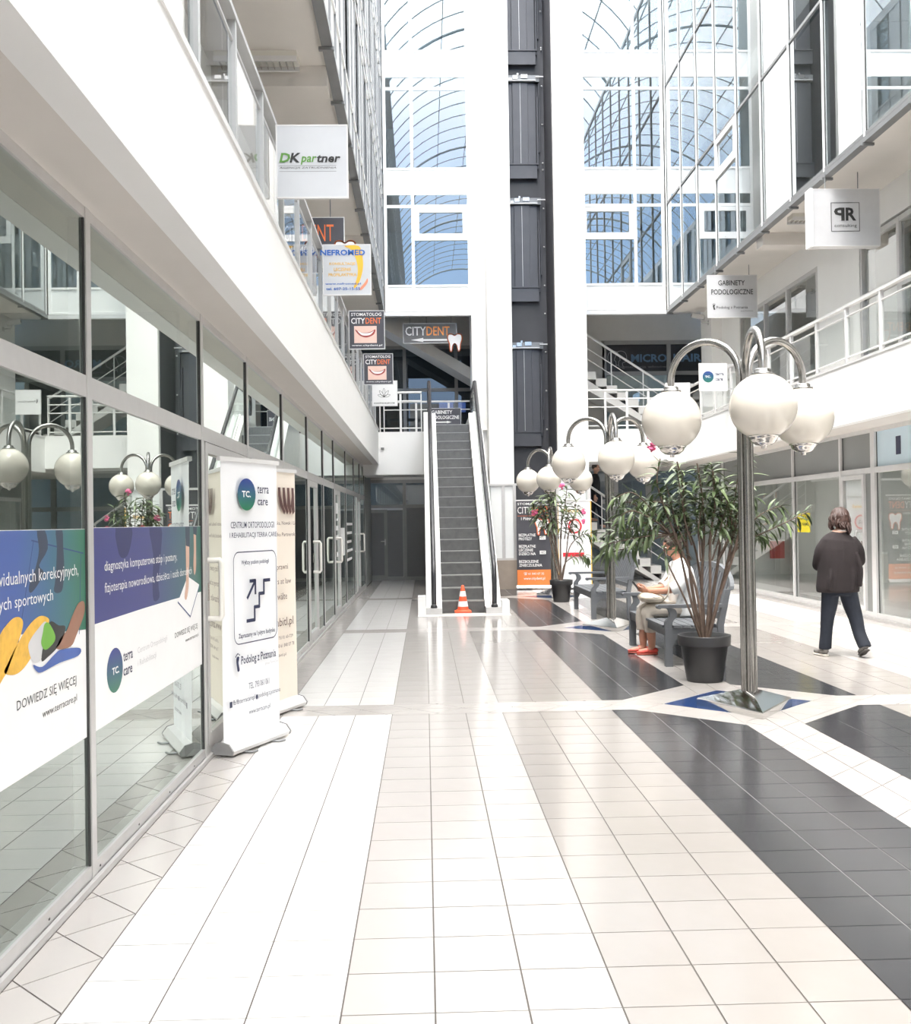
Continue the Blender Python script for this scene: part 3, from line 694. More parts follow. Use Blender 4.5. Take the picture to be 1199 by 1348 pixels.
# ------------------------------------------------------------------ escalator
STEPM = M('ribbed_grey_step_metal', (0.15, 0.15, 0.147), 0.38, 0.45, var=0.12, vscale=9)
STEPN = M('worn_step_nosing', (0.34, 0.34, 0.33), 0.35, 0.5, var=0.1, vscale=12)
ESCW = M('white_escalator_cladding', (0.90, 0.90, 0.89), 0.3, var=0.02)
HRUB = M('black_handrail_rubber', (0.045, 0.045, 0.05), 0.2, var=0.1)
es = thing('escalator', 'white escalator with grey steps rising to the gallery, cone at its foot', 'escalator', (0.635, 17.3, 0))
EY, EZ, EA, EB = 17.70, 0.195, 0.298, 0.2073
SXa, SXb = 0.27, 1.0
for k in range(18):
    y = EY+EA*k; z = EZ+EB*k
    s = obj('step', MB().box(SXa, SXb, y+0.012, y+EA+0.03, z-EB-0.02, z-0.012), STEPM, es)
    obj('tread', MB().box(SXa, SXb, y, y+EA+0.012, z-0.014, z), STEPN, s)
    b = MB()
    for j in range(24):
        x = SXa+0.015+(SXb-SXa-0.03)*j/23; b.box(x-0.005, x+0.005, y+0.002, y+0.014, z-EB+0.005, z-0.016)
    o = obj('riser_ribs', b, STEPM, s); o['kind'] = 'stuff'
obj('comb_plate', MB().box(SXa-0.02, SXb+0.02, 17.28, EY+0.02, 0.0, 0.022), CHROME, es)
obj('comb_plate', MB().box(SXa-0.02, SXb+0.02, EY+EA*18, 24.6, 3.70, 3.745), CHROME, es)
def nose(y): return EZ+(y-EY)*EB/EA
sfr = lambda x: frame((x, 0, 0), (0,1,0), (0,0,1))
YT = EY+EA*18
prof_in = [(17.60, 0.02), (17.60, 0.10), (17.95, nose(17.95)+0.13), (YT-0.1, nose(YT-0.1)+0.13), (YT+0.1, 3.90), (24.5, 3.90), (24.5, 3.50), (YT, 3.45), (18.2, 0.02)]
prof_out = [(17.45, 0.0), (17.45, 0.12), (17.55, 0.20), (17.9, nose(17.9)+0.16), (YT-0.1, nose(YT-0.1)+0.16), (YT+0.1, 3.93), (24.5, 3.93), (24.5, 2.75), (YT+0.3, 2.75), (19.3, 0.0)]
for xa, xb in ((0.175, SXa-0.004), (SXb+0.004, 1.095)): obj('inner_deck', MB().prism(prof_in, sfr(0), xa, xb), ESCW, es)
for xa, xb in ((0.0, 0.170), (1.10, 1.27)): obj('outer_cladding', MB().prism(prof_out, sfr(0), xa, xb), ESCW, es)
for xa, xb in ((-0.006, 0.176), (1.094, 1.276)):
    obj('newel_base', MB().box(xa, xb+0.09 if xa < 0 else xb, 17.27, 17.62, 0.0, 0.11) if xa < 0 else MB().box(xa-0.09, xb, 17.27, 17.62, 0.0, 0.11), ALU, es)
hy = [(17.40, 0.12), (17.34, 0.26), (17.31, 0.46), (17.31, 0.66), (17.38, 0.83), (17.54, 0.93)]
hy2 = [(YT-0.15, nose(YT-0.15)+0.86), (YT+0.15, 4.63), (24.2, 4.63), (24.45, 4.55), (24.52, 4.38), (24.45, 4.15)]
path = spline(hy, 4) + [(17.9, nose(17.9)+0.86)] + spline(hy2, 4)
for x in (0.130, 1.150):
    obj('handrail', MB().tube([(x, y, z) for y, z in path], 0.042, 8, flat=0.75), HRUB, es)
    gp = [(17.40, 0.16), (17.37, 0.5), (17.47, 0.80), (17.9, nose(17.9)+0.80), (YT-0.1, nose(YT-0.1)+0.80), (YT+0.1, 4.57), (24.2, 4.57), (24.42, 4.4), (24.38, 3.93), (YT+0.1, 3.93), (YT-0.1, nose(YT-0.1)+0.16), (17.9, nose(17.9)+0.16)]
    obj('balustrade_panel', MB().prism(gp, sfr(x), -0.006, 0.006), GL_RAIL, es)
    obj('handrail_track', MB().tube([(x, y, z-0.035) for y, z in path[20:-8]], 0.018, 6), STEEL, es)
    obj('inlet_cap', MB().ball((x, 17.33, 0.13), 0.06, 0.05, 0.05, 10, 6), BLACK, es)
for xa, xb in ((-0.14, -0.006), (1.276, 1.40)): obj('kerb_block', MB().box(xa, xb, 17.27, 17.80, 0.0, 0.22 if xa > 0 else 0.30), ESCW, es)
obj('floor_plate', MB().box(-0.14, 1.40, 16.95, 17.28, -0.003, 0.006), M('bright_floor_plate', (0.75, 0.74, 0.72), 0.35, 0.3, var=0.03), es)
# traffic cone
CO = M('orange_red_cone_plastic', (0.86, 0.13, 0.05), 0.45, var=0.04); CW = M('white_reflective_band', (0.92, 0.92, 0.92), 0.4, var=0.02)
cn = thing('traffic_cone', 'orange and white traffic cone at the foot of the escalator', 'traffic cone', (0.62, 17.44, 0.023))
obj('base', MB().box(-0.14, 0.14, -0.14, 0.14, 0, 0.025).lathe([(0.0, 0.05), (0.115, 0.045), (0.13, 0.025)]), CO, cn, local=True)
def crad(z): return 0.10-(z-0.03)*0.075/0.43
obj('body', MB().lathe([(0.0, 0.46), (0.016, 0.46), (0.024, 0.45)] + [(crad(z), z) for z in (0.40, 0.3, 0.2, 0.1, 0.03)]), CO, cn, local=True)
for a, b in ((0.10, 0.19), (0.27, 0.36)): obj('band', MB().lathe([(crad(b)+0.0015, b), (crad(a)+0.0015, a)]), CW, cn, local=True)

# ------------------------------------------------------------------ window films on the left shopfront
FILM = grad_mat('blue_to_green_print', 1, 0.15, 0.85, (0.06, 0.115, 0.36), (0.035, 0.17, 0.11))
FILM2 = grad_mat('indigo_to_green_print', 1, -0.2, 1.15, (0.04, 0.048, 0.20), (0.035, 0.15, 0.11))
f1 = frame((XL-0.0145, 0, 0), (0,1,0), (0,0,1))
SKINP = M('printed_skin', (0.62, 0.40, 0.30), 0.5, var=0.04); DKLEG = M('printed_dark_leg', (0.035, 0.05, 0.085), 0.5, var=0.1); TAN = M('printed_ochre', (0.78, 0.45, 0.06), 0.5, var=0.12, vscale=30)
GRN = M('printed_green', (0.16, 0.42, 0.05), 0.5, var=0.08); PGREY = M('printed_grey', (0.62, 0.62, 0.63), 0.5, var=0.04); BRN = M('printed_brown', (0.30, 0.15, 0.10), 0.5, var=0.1); ROY = M('printed_royal_blue', (0.05, 0.11, 0.38), 0.4, var=0.1)
LIN = M('printed_line', (0.04, 0.07, 0.2), 0.5, var=0.05)
LOGO = grad_mat('logo_blue_to_green', 2, 0.14, 0.32, (0.02, 0.16, 0.10), (0.03, 0.05, 0.24))
t = thing('window_film', 'window film with insoles and feet on a blue to green picture, text korekcyjnych', 'window film', (XL-0.03, 3.6, 0.64))
film = obj('film', MB().obox(f1, 2.30, 4.505, 0.645, 1.545, -0.0002, 0.0004), WHITEP, t)
decal(f1, [(2.30, 1.20), (3.2, 1.19), (3.6, 1.18), (3.86, 1.16), (4.09, 1.14), (4.505, 1.11), (4.505, 1.543), (2.30, 1.543)], FILM, t)
for lg in ([(3.955,1.543),(4.036,1.543),(4.064,1.470),(3.973,1.410),(4.018,1.380),(3.945,1.330),(3.882,1.310),(3.873,1.340),(3.936,1.400),(3.973,1.470)], [(4.154,1.543),(4.227,1.543),(4.236,1.470),(4.245,1.390),(4.227,1.310),(4.191,1.290),(4.127,1.300),(4.145,1.350),(4.164,1.470)]): decal(f1, [(u, min(v, 1.542)) for u, v in spline(lg, 3, True)], DKLEG, t, lift=0.0012)
for ln in ([(3.90,1.505),(4.48,1.44)], [(3.92,1.505),(3.74,1.08)], [(4.45,1.44),(4.42,1.10)]): outline(f1, ln, 0.006, LIN, t, lift=0.001)
for ins, mt in (([(3.182,0.860),(3.318,0.930),(3.455,1.060),(3.600,1.180),(3.655,1.210),(3.718,1.230),(3.773,1.230),(3.809,1.210),(3.791,1.170),(3.727,1.110),(3.664,1.050),(3.609,1.020),(3.455,0.920),(3.273,0.820)], TAN),
                ([(3.636,1.050),(3.673,1.080),(3.764,1.140),(3.864,1.190),(3.964,1.215),(4.045,1.205),(4.064,1.180),(3.936,1.120),(3.882,1.070),(3.791,1.035),(3.709,1.030)], TAN),
                ([(4.064,1.180),(4.173,1.160),(4.245,1.150),(4.236,1.120),(4.173,1.080),(4.054,1.050),(3.982,1.050)], INKK),
                ([(4.145,1.070),(4.200,1.110),(4.264,1.130),(4.327,1.180),(4.409,1.230),(4.482,1.230),(4.482,1.180),(4.382,1.100),(4.309,1.060)], BRN),
                ([(3.855,1.110),(3.882,1.140),(3.955,1.170),(4.027,1.190),(4.064,1.160),(4.054,1.120),(3.991,1.080),(3.982,1.050),(3.900,1.050)], PGREY),
                ([(3.982,1.110),(4.000,1.150),(4.018,1.180),(4.064,1.180),(4.127,1.130),(4.118,1.100),(4.027,1.080)], GRN),
                ([(3.900,1.040),(3.991,1.020),(4.118,1.050),(4.200,1.060),(4.418,1.040),(4.400,1.010),(4.173,1.010),(3.991,1.000),(3.936,1.010)], ROY)):
    decal(f1, spline(ins, 4, True), mt, t, lift=0.0016 if mt is TAN else (0.0026 if mt in (GRN, ROY) else 0.002))
text('indywidualnych korekcyjnych,', f1, 3.44, 1.335, 0.97, 0.062, WHITEP, t, lift=0.0032); text('do różnych sportowych', f1, 3.33, 1.252, 0.78, 0.062, WHITEP, t, lift=0.0032)
text('DOWIEDZ SIĘ WIĘCEJ', f1, 3.745, 0.885, 0.63, 0.048, INKK, t); text('www.terracare.pl', f1, 3.99, 0.815, 0.39, 0.038, INKK, t)
t = thing('window_film', 'window film with indigo picture of legs, text diagnostyka komputerowa and a round logo', 'window film', (XL-0.03, 5.7, 0.64))
obj('film', MB().obox(f1, 4.60, 6.80, 0.645, 1.55, -0.0002, 0.0004), WHITEP, t)
decal(f1, [(4.60, 1.12), (5.4, 1.125), (6.0, 1.125), (6.80, 1.12), (6.80, 1.548), (4.60, 1.548)], FILM2, t)
for lg in ([(4.95,1.548),(5.22,1.548),(5.18,1.44),(5.10,1.40),(5.0,1.42)], [(5.55,1.548),(5.80,1.548),(5.78,1.40),(5.72,1.25),(5.74,1.16),(5.62,1.15),(5.60,1.25),(5.62,1.4)]): decal(f1, [(u, min(v, 1.546)) for u, v in spline(lg, 3, True)], M('printed_faint_leg', (0.028, 0.034, 0.12), 0.5, var=0.05), t, lift=0.0011)
decal(f1, [(6.16,1.10),(6.42,1.24),(6.74,1.17),(6.58,0.985),(6.50,0.985)], WHITEP, t, lift=0.0012); outline(f1, [(6.16,1.10),(6.48,0.985),(6.74,1.16)], 0.010, LIN, t, lift=0.0014)
decal(f1, spline([(6.38,1.52),(6.46,1.52),(6.47,1.36),(6.45,1.24),(6.44,1.17),(6.38,1.10),(6.33,1.12),(6.37,1.20),(6.38,1.33)], 3, True), SKINP, t, lift=0.0016)
decal(f1, spline([(6.60,1.52),(6.66,1.52),(6.66,1.40),(6.65,1.27),(6.60,1.24),(6.58,1.30),(6.60,1.40)], 3, True), SKINP, t, lift=0.0016)
decal(f1, [(6.37,1.548),(6.49,1.548),(6.48,1.42),(6.38,1.43)], DKLEG, t, lift=0.0018); decal(f1, [(6.58,1.548),(6.69,1.548),(6.68,1.49),(6.59,1.50)], DKLEG, t, lift=0.0018)
text('diagnostyka komputerowa stóp i postury,', f1, 4.77, 1.335, 1.38, 0.06, WHITEP, t, lift=0.002); text('fizjoterapia noworodkowa, dziecięca i osób dorosłych', f1, 4.77, 1.235, 1.76, 0.06, WHITEP, t, lift=0.002)
decal(f1, ell(4.915, 0.875, 0.125, 0.105), LOGO, t, lift=0.001); text('TC.', f1, 4.87, 0.855, 0.11, 0.035, WHITEP, t, 0.03)
text('terra', f1, 5.05, 0.895, 0.16, 0.045, INK, t, 0.015); text('care', f1, 5.05, 0.825, 0.15, 0.036, INK, t, 0.015)
text('Centrum Ortopodologii', f1, 5.30, 0.895, 0.60, 0.04, PGREY, t); text('i Rehabilitacji', f1, 5.30, 0.83, 0.36, 0.04, PGREY, t)
text('DOWIEDZ SIĘ WIĘCEJ', f1, 6.08, 0.885, 0.60, 0.042, INKK, t); text('www.terracare.pl', f1, 6.34, 0.835, 0.36, 0.028, INKK, t)

# small prints on the farther doors
t = thing('door_lettering', 'white notices printed on the dark glass door beside the staircase hall', 'lettering', (XL-0.03, 19.9, 0.9))
for k in range(5): obj('print', MB().obox(f1, 19.45+0.04*(k % 2), 20.9-0.15*(k % 3), 1.52-0.17*k, 1.57-0.17*k, -0.0004, 0.0008), WHITEP, t)
t = thing('door_lettering', 'white sheets taped on the glass door nearest the far end', 'lettering', (XL-0.03, 17.6, 0.9))
for a, b, c, d in ((17.1,17.5,1.72,1.90),(17.1,17.5,1.44,1.52),(17.1,17.5,1.28,1.36),(17.15,17.45,1.0,1.08),(18.0,18.9,0.98,1.48),(17.2,17.5,1.6,1.64)): obj('sheet', MB().obox(f1, a, b, c, d, -0.0004, 0.0008), WHITEP, t)

# ------------------------------------------------------------------ hanging and projecting signs
def panel_sign(label, x0, x1, y, z0, z1, mat, thick=0.03, group=None, hang=None, name='shop_sign', arms=None, wires=None):
    t = thing(name, label, 'sign', ((x0+x1)/2, y, z0), group=group)
    obj('board', MB().box(x0, x1, y, y+thick, z0, z1), mat, t)
    ed = MB()
    for a, b, c, d in ((x0-0.006, x1+0.006, z0-0.006, z0+0.004), (x0-0.006, x1+0.006, z1-0.004, z1+0.006), (x0-0.006, x0+0.004, z0, z1), (x1-0.004, x1+0.006, z0, z1)): ed.box(a, b, y-0.003, y+thick+0.003, c, d)
    obj('edge_trim', ed, ALUL, t)
    if arms:
        for z in (z0+0.03, z1-0.03): obj('bracket', MB().box(min(arms, x0), max(arms, x0), y+0.005, y+0.025, z-0.012, z+0.012), RAILG, t)
    if wires:
        for x in wires: obj('wire', MB().tube([(x, y+thick/2, z1), (x, y+thick/2, hang)], 0.007, 6), ALUD, t)
    return t, face_front(0, y-0.004, 0)
GREEN = M('leaf_green_print', (0.12, 0.30, 0.06), 0.5, var=0.03)
t, fr = panel_sign('pale grey square sign with green and black slanted lettering on the gallery rail', -1.11, -0.565, 8.0, 4.09, 4.65, SIGNG, arms=-1.113)
text('D', fr, -1.09, 4.36, 0.085, 0.075, GREEN, t, 0.03, 0.2); text('K', fr, -1.01, 4.36, 0.085, 0.075, INKK, t, 0.03, 0.2)
text('par', fr, -0.925, 4.343, 0.125, 0.066, GREEN, t, 0.02, 0.2); text('tner', fr, -0.80, 4.36, 0.185, 0.060, INKK, t, 0.03, 0.2)
text('AGENCJA ZATRUDNIENIA', fr, -1.09, 4.308, 0.44, 0.018, INKK, t, 0.0, 0.2)
for z in (4.335, 4.29): decal(fr, rect(-1.09, z, -0.65, z+0.002), INKK, t)
t, fr = panel_sign('charcoal hanging board with orange DENT lettering and tooth, partly behind the blue lettered sign', -1.75, -0.97, 13.0, 4.72, 5.42, SIGND, hang=ZU-0.04, wires=(-1.55, -1.14))
text('CITY', fr, -1.72, 5.12, 0.20, 0.20, WHITEP, t); text('DENT', fr, -1.50, 5.12, 0.40, 0.21, ORANGE, t); text('61 840 0 625', fr, -1.70, 4.97, 0.52, 0.09, WHITEP, t)
def tooth(fr, cx, cz, s, parent):
    sh = [(-0.48,0.25),(-0.42,0.52),(-0.18,0.55),(0.0,0.46),(0.20,0.56),(0.44,0.50),(0.50,0.22),(0.40,-0.10),(0.34,-0.52),(0.22,-0.58),(0.14,-0.25),(0.0,-0.10),(-0.14,-0.25),(-0.20,-0.60),(-0.32,-0.55),(-0.36,-0.10)]
    pts = [(cx+s*p[0], cz+s*p[1]) for p in spline(sh, 5, True)]
    decal(fr, pts, WHITEP, parent, 'tooth_print', 0.0035); outline(fr, pts, s*0.07, ORANGE, parent, 'tooth_outline', 0.0045, True)
    cut_ = MB().prism(pts, fr, -0.012, 0.003); obj('tooth_board', cut_, WHITEP, parent)
tooth(fr, -0.96, 4.97, 0.27, t)
t, fr = panel_sign('pale lilac square sign with blue lettering and yellow arc on the gallery rail', -1.10, -0.57, 11.55, 4.12, 4.68, SIGNG, arms=-1.113)
BLUET = M('royal_blue_lettering', (0.03, 0.14, 0.50), 0.5, var=0.03); YEL = M('warm_yellow_print', (0.90, 0.52, 0.05), 0.5, var=0.03)
arc = [(-0.86,4.665),(-0.70,4.665),(-0.66,4.55),(-0.655,4.42),(-0.69,4.28),(-0.74,4.20),(-0.76,4.205),(-0.72,4.32),(-0.715,4.44),(-0.75,4.57),(-0.79,4.63)]
decal(fr, spline(arc, 4, True), YEL, t); decal(fr, spline([(-0.606,4.30),(-0.607,4.25),(-0.67,4.175),(-0.70,4.18),(-0.64,4.25)], 4, True), M('salmon_print', (0.85, 0.33, 0.2), 0.5, var=0.03), t)
text('NEFROMED', fr, -1.13, 4.56, 0.50, 0.065, BLUET, t, 0.03, lift=0.002)
for s_, z, w in (('KONSULTACJE', 4.445, 0.29), ('LECZENIE', 4.385, 0.19), ('PROFILAKTYKA', 4.325, 0.31)): text(s_, fr, -0.885-w/2, z, w, 0.036, YEL, t, 0.01, lift=0.002)
text('www.nefromed.pl', fr, -1.08, 4.225, 0.40, 0.028, BLUET, t, 0.02, lift=0.002); text('tel. 607-25-15-55', fr, -1.07, 4.17, 0.38, 0.03, BLUET, t, 0.02, lift=0.002)
LIP = M('printed_lip_red', (0.38, 0.07, 0.06), 0.5, var=0.05); PINK = M('printed_pale_skin', (0.85, 0.60, 0.52), 0.5, var=0.06)
def dent_sign(label, x0, x1, y, z0, z1):
    t, fr = panel_sign(label, x0, x1, y, z0, z1, SIGND, arms=-1.113)
    w = x1-x0; h = z1-z0; U = lambda a: x0+a*w; V = lambda a: z0+a*h
    text('STOMATOLOG', fr, U(0.06), V(0.865), 0.86*w, 0.085*h, WHITEP, t, 0.012)
    text('CITY', fr, U(0.06), V(0.66), 0.39*w, 0.155*h, WHITEP, t, 0.012); text('DENT', fr, U(0.47), V(0.66), 0.44*w, 0.155*h, ORANGE, t, 0.012)
    decal(fr, rect(U(0.14), V(0.15), U(0.78), V(0.60)), PINK, t)
    decal(fr, spline([(U(0.17),V(0.51)),(U(0.30),V(0.44)),(U(0.46),V(0.42)),(U(0.62),V(0.45)),(U(0.74),V(0.51)),(U(0.70),V(0.38)),(U(0.52),V(0.30)),(U(0.36),V(0.32)),(U(0.24),V(0.40))], 4, True), LIP, t, lift=0.0012)
    decal(fr, spline([(U(0.24),V(0.47)),(U(0.36),V(0.42)),(U(0.50),V(0.41)),(U(0.62),V(0.43)),(U(0.70),V(0.47)),(U(0.60),V(0.37)),(U(0.46),V(0.345)),(U(0.34),V(0.37))], 4, True), WHITEP, t, lift=0.0018)
    text('www.citydent.pl', fr, U(0.07), V(0.055), 0.86*w, 0.06*h, WHITEP, t, 0.01)
dent_sign('charcoal stomatolog sign with smiling mouth, the nearer and larger of two', -1.10, -0.57, 15.5, 4.18, 4.75)
dent_sign('charcoal stomatolog sign with smiling mouth, smaller and farther, above the white leaf sign', -1.10, -0.56, 19.2, 4.14, 4.71)
t, fr = panel_sign('small white square sign with a black leaf outline at the gallery end', -1.10, -0.56, 22.2, 4.08, 4.62, WHITEP, arms=-1.113)
for a in (-70, -35, 0, 35, 70):
    L_ = 0.19 if a == 0 else (0.17 if abs(a) < 50 else 0.14); ca, sa = math.cos(math.radians(a)), math.sin(math.radians(a))
    outline(fr, [(-0.845+ca*p[0]+sa*p[1], 4.27-sa*p[0]+ca*p[1]) for p in spline([(0,0),(0.025,L_*0.55),(0,L_),(-0.025,L_*0.55)], 5, True)], 0.006, INKK, t, closed=True)
text('KONOPNE-SKLEP.COM', fr, -1.06, 4.125, 0.44, 0.028, INKK, t, 0.02)
GREYB = M('mid_grey_sign_board', (0.145, 0.145, 0.15), 0.5, var=0.04)
t, fr = panel_sign('long dark grey board with white arrow and tooth hanging above the escalator', -0.46, 0.83, 24.9, 5.90, 6.37, GREYB, hang=ZH, wires=(-0.3, 0.1, 0.7))
text('CITY', fr, -0.41, 6.08, 0.50, 0.22, WHITEP, t, 0.012); text('DENT', fr, 0.10, 6.08, 0.56, 0.22, M('bright_orange_print', (0.95, 0.36, 0.10), 0.5, var=0.02), t, 0.012)
decal(fr, [(-0.28, 5.975), (0.02, 6.025), (0.02, 5.995), (0.62, 5.995), (0.62, 5.95), (0.02, 5.95), (0.02, 5.925)], WHITEP, t); tooth(fr, 0.78, 5.91, 0.36, t)
t, fr = panel_sign('black panel with white gabinety lettering and arrow on the rail at the escalator head', 0.12, 0.93, 25.70, 3.98, 4.40, SIGND)
text('GABINETY', fr, 0.20, 4.26, 0.52, 0.09, WHITEP, t, 0.02); text('PODOLOGICZNE', fr, 0.15, 4.13, 0.74, 0.09, WHITEP, t, 0.02); decal(fr, [(0.22, 4.04), (0.58, 4.04), (0.58, 4.025), (0.70, 4.055), (0.58, 4.085), (0.58, 4.07), (0.22, 4.07)], WHITEP, t)
def foot_logo(fr, u, v, s, parent, mat=INKK):
    decal(fr, [(u+s*p[0], v+s*p[1]) for p in spline([(0.15,0.0),(0.36,0.05),(0.30,0.30),(0.24,0.52),(0.34,0.78),(0.20,0.86),(0.02,0.78),(0.0,0.52),(0.06,0.25)], 4, True)], mat, parent)
    for k, (a, b) in enumerate(((0.36,0.93),(0.24,1.0),(0.13,1.0),(0.03,0.95),(-0.05,0.87))): decal(fr, [(u+s*p[0], v+s*p[1]) for p in ell(a, b, 0.05, 0.055, 8)], mat, parent)
# right hand side boxes
SILV = M('silver_sign_film', (0.58, 0.585, 0.60), 0.4, 0.25, var=0.03)
t, fr = panel_sign('thick silver box sign with framed two-letter emblem under the glass facade', 5.64, 6.62, 14.62, 5.45, 6.27, SILV, thick=0.16, hang=ZU-0.04, wires=(5.86, 6.34))
obj('side_panel', MB().box(5.60, 5.64, 14.60, 14.80, 5.44, 6.28), WHITEM, t)
outline(fr, [(5.91,5.66),(6.32,5.66),(6.32,6.07),(5.91,6.07)], 0.008, INKK, t, closed=True)
text('P', fr, 5.95, 5.81, 0.155, 0.19, INKK, t, 0.03); text('R', fr, 6.12, 5.81, 0.155, 0.19, INKK, t, 0.03); text('consulting', fr, 5.955, 5.705, 0.325, 0.06, INKK, t)
pl = [o for o in t.children if o.name.startswith('lettering')][0]
for v in pl.data.vertices: v.co.x = -v.co.x + 2*(6.0275-t.location.x)          # the P is printed mirrored
pl.data.flip_normals()
t, fr = panel_sign('pale grey square board with gabinety podologiczne lettering hanging over the gallery', 5.62, 6.60, 20.05, 5.50, 6.33, SILV, thick=0.03, hang=ZU-0.04, wires=(5.77, 6.45))
text('GABINETY', fr, 5.83, 6.13, 0.53, 0.10, INKK, t, 0.012); text('PODOLOGICZNE', fr, 5.69, 5.95, 0.83, 0.105, INKK, t, 0.012)
foot_logo(fr, 5.72, 5.65, 0.12, t); text('Podolog z Poznania', fr, 5.79, 5.655, 0.62, 0.07, INKK, t); text('grupa TerraCare', fr, 6.27, 5.61, 0.24, 0.025, INKK, t)
LOGO2 = grad_mat('sign_logo_blue_to_green', 2, 0.15, 0.38, (0.02, 0.16, 0.10), (0.03, 0.05, 0.24))
t, fr = panel_sign('small white square sign with round blue green logo on the gallery rail behind the lamp', 5.36, 5.90, 19.8, 4.03, 4.56, WHITEP, arms=6.007)
decal(fr, ell(5.53, 4.30, 0.11, 0.11), LOGO2, t); text('TC.', fr, 5.47, 4.28, 0.11, 0.04, WHITEP, t, 0.03, lift=0.002); text('terra', fr, 5.67, 4.32, 0.17, 0.06, INK, t, 0.02); text('care', fr, 5.67, 4.22, 0.15, 0.05, INK, t, 0.02)
t, fr = panel_sign('small white square sign with footprint logo hidden behind a lamp globe', 5.36, 5.90, 22.6, 4.03, 4.56, WHITEP, arms=6.007)
foot_logo(fr, 5.42, 4.27, 0.09, t); text('Podolog z Poznania', fr, 5.47, 4.28, 0.38, 0.05, INKK, t)
# yellow notice and red box inside the right hand shop
t = thing('window_notice', 'yellow notice with black print stuck on the shop glass', 'notice', (XR+0.05, 17.9, 1.3))
nf = frame((XR+0.036, 0, 0), (0,-1,0), (0,0,1))
obj('sheet', MB().obox(nf, -18.36, -17.76, 1.28, 1.62, -0.001, 0.001), M('yellow_paper', (0.92, 0.78, 0.02), 0.5, var=0.02), t)
text('LOKAL', nf, -18.28, 1.50, 0.44, 0.08, INKK, t, 0.02, lift=0.002); text('DO NAJMU', nf, -18.28, 1.38, 0.44, 0.07, INKK, t, 0.02, lift=0.002)
t = thing('notice_box', 'faded red wall box inside the empty shop', 'box', (7.31, 21.2, 0.67))
obj('body', MB().box(7.18, 7.44, 21.14, 21.29, 0.70, 1.06), M('faded_red_lacquer', (0.55, 0.10, 0.09), 0.5, var=0.05), t); obj('rim', MB().box(7.16, 7.46, 21.12, 21.29, 0.67, 0.70).box(7.16, 7.46, 21.12, 21.29, 1.06, 1.09), WALL, t)

# ------------------------------------------------------------------ roll-up banners
def rollup(nm, label, a, b, height, sheet_mat, lean=0.0, base_col=ALUL, h0=0.09, feet=True):
    """a, b: floor points of the two base ends; local u runs from a to b, the sheet faces the side of the entrance"""
    A = Vector((a[0], a[1], 0)); B = Vector((b[0], b[1], 0)); L = (B-A).length; rz = math.atan2(B.y-A.y, B.x-A.x)
    t = thing(nm, label, 'banner', (a[0], a[1], 0), rz)
    fr = frame((0, 0, 0), (1,0,0), (0,0,1))
    body = [(-0.075, 0.015), (0.075, 0.015), (0.085, 0.04), (0.06, 0.085), (0.015, 0.10), (-0.05, 0.085), (-0.085, 0.04)]
    ef_ = frame((0, 0, 0), (0,1,0), (0,0,1))
    obj('base', MB().prism([(p[0], p[1]) for p in body], ef_, 0.012, L-0.012), base_col, t, local=True)
    for x in (0.0, L): obj('end_cap', MB().prism([(p[0]*1.03, p[1]*1.03) for p in body], ef_, x-0.006 if x else 0, x+0.012 if not x else x+0.006), M('grey_end_cap', (0.30, 0.30, 0.30), 0.5, var=0.03), t, local=True)
    if feet:
        for u in (L*0.22, L*0.70): obj('foot', MB().tube([(u, 0.02, 0.010), (u, -0.125, 0.010), (u+0.05, -0.14, 0.010)], 0.008, 6), ALUD, t, local=True)
    n = 14; vs = []
    for i in range(n+1):
        z = h0+(height-h0)*i/n
        for j in range(9):
            u = 0.02+(L-0.04)*j/8; c = 0.010*math.sin(PI*i/n)*math.cos(PI*(j-4)/8)+0.003*math.sin(j*2.1+i*0.5); vs.append((u, 0.0+c, z))
    sh = MB().add(vs, [(i*9+j, i*9+j+1, (i+1)*9+j+1, (i+1)*9+j) for i in range(n) for j in range(8)], 0, True)
    obj('sheet', sh, sheet_mat, t, local=True)
    obj('top_rail', MB().box(0.0, L, -0.012, 0.02, height-0.012, height+0.018), base_col, t, local=True)
    obj('support_pole', MB().tube([(L/2, 0.045, 0.05), (L/2, 0.035, height)], 0.010, 6), ALU, t, local=True)
    pf = WM[t.name] @ frame((0, -0.008, 0), (1,0,0), (0,0,1))
    return t, pf, L
SHEETW = M('white_banner_vinyl', (0.90, 0.91, 0.93), 0.45, var=0.01); SHEETB = M('cream_banner_vinyl', (0.88, 0.80, 0.70), 0.5, var=0.015)
t, pf, L = rollup('roll_up_banner', 'white roll-up banner with round logo and boxed stair drawing by the shop door', (-1.378, 6.94), (-1.085, 7.64), 2.0, SHEETW)
L = 0.762
pf = pf @ Matrix.Diagonal((0.762/0.851, 1, 1, 1))
LOGO3 = grad_mat('banner_logo_blue_to_green', 2, 1.66, 1.88, (0.02, 0.18, 0.08), (0.025, 0.04, 0.26))
decal(pf, ell(0.345, 1.765, 0.128, 0.112), LOGO3, t, lift=0.012); text('TC.', pf, 0.275, 1.745, 0.125, 0.045, WHITEP, t, 0.03, lift=0.014)
text('terra', pf, 0.50, 1.775, 0.17, 0.055, INK, t, 0.01, lift=0.012); text('care', pf, 0.50, 1.69, 0.155, 0.042, INK, t, 0.01, lift=0.012)
text('CENTRUM ORTOPODOLOGII', pf, 0.115, 1.53, 0.63, 0.045, INK, t, 0.004, lift=0.014); text('I REHABILITACJI TERRA CARE', pf, 0.10, 1.455, 0.68, 0.045, INK, t, 0.004, lift=0.014)
bx = []
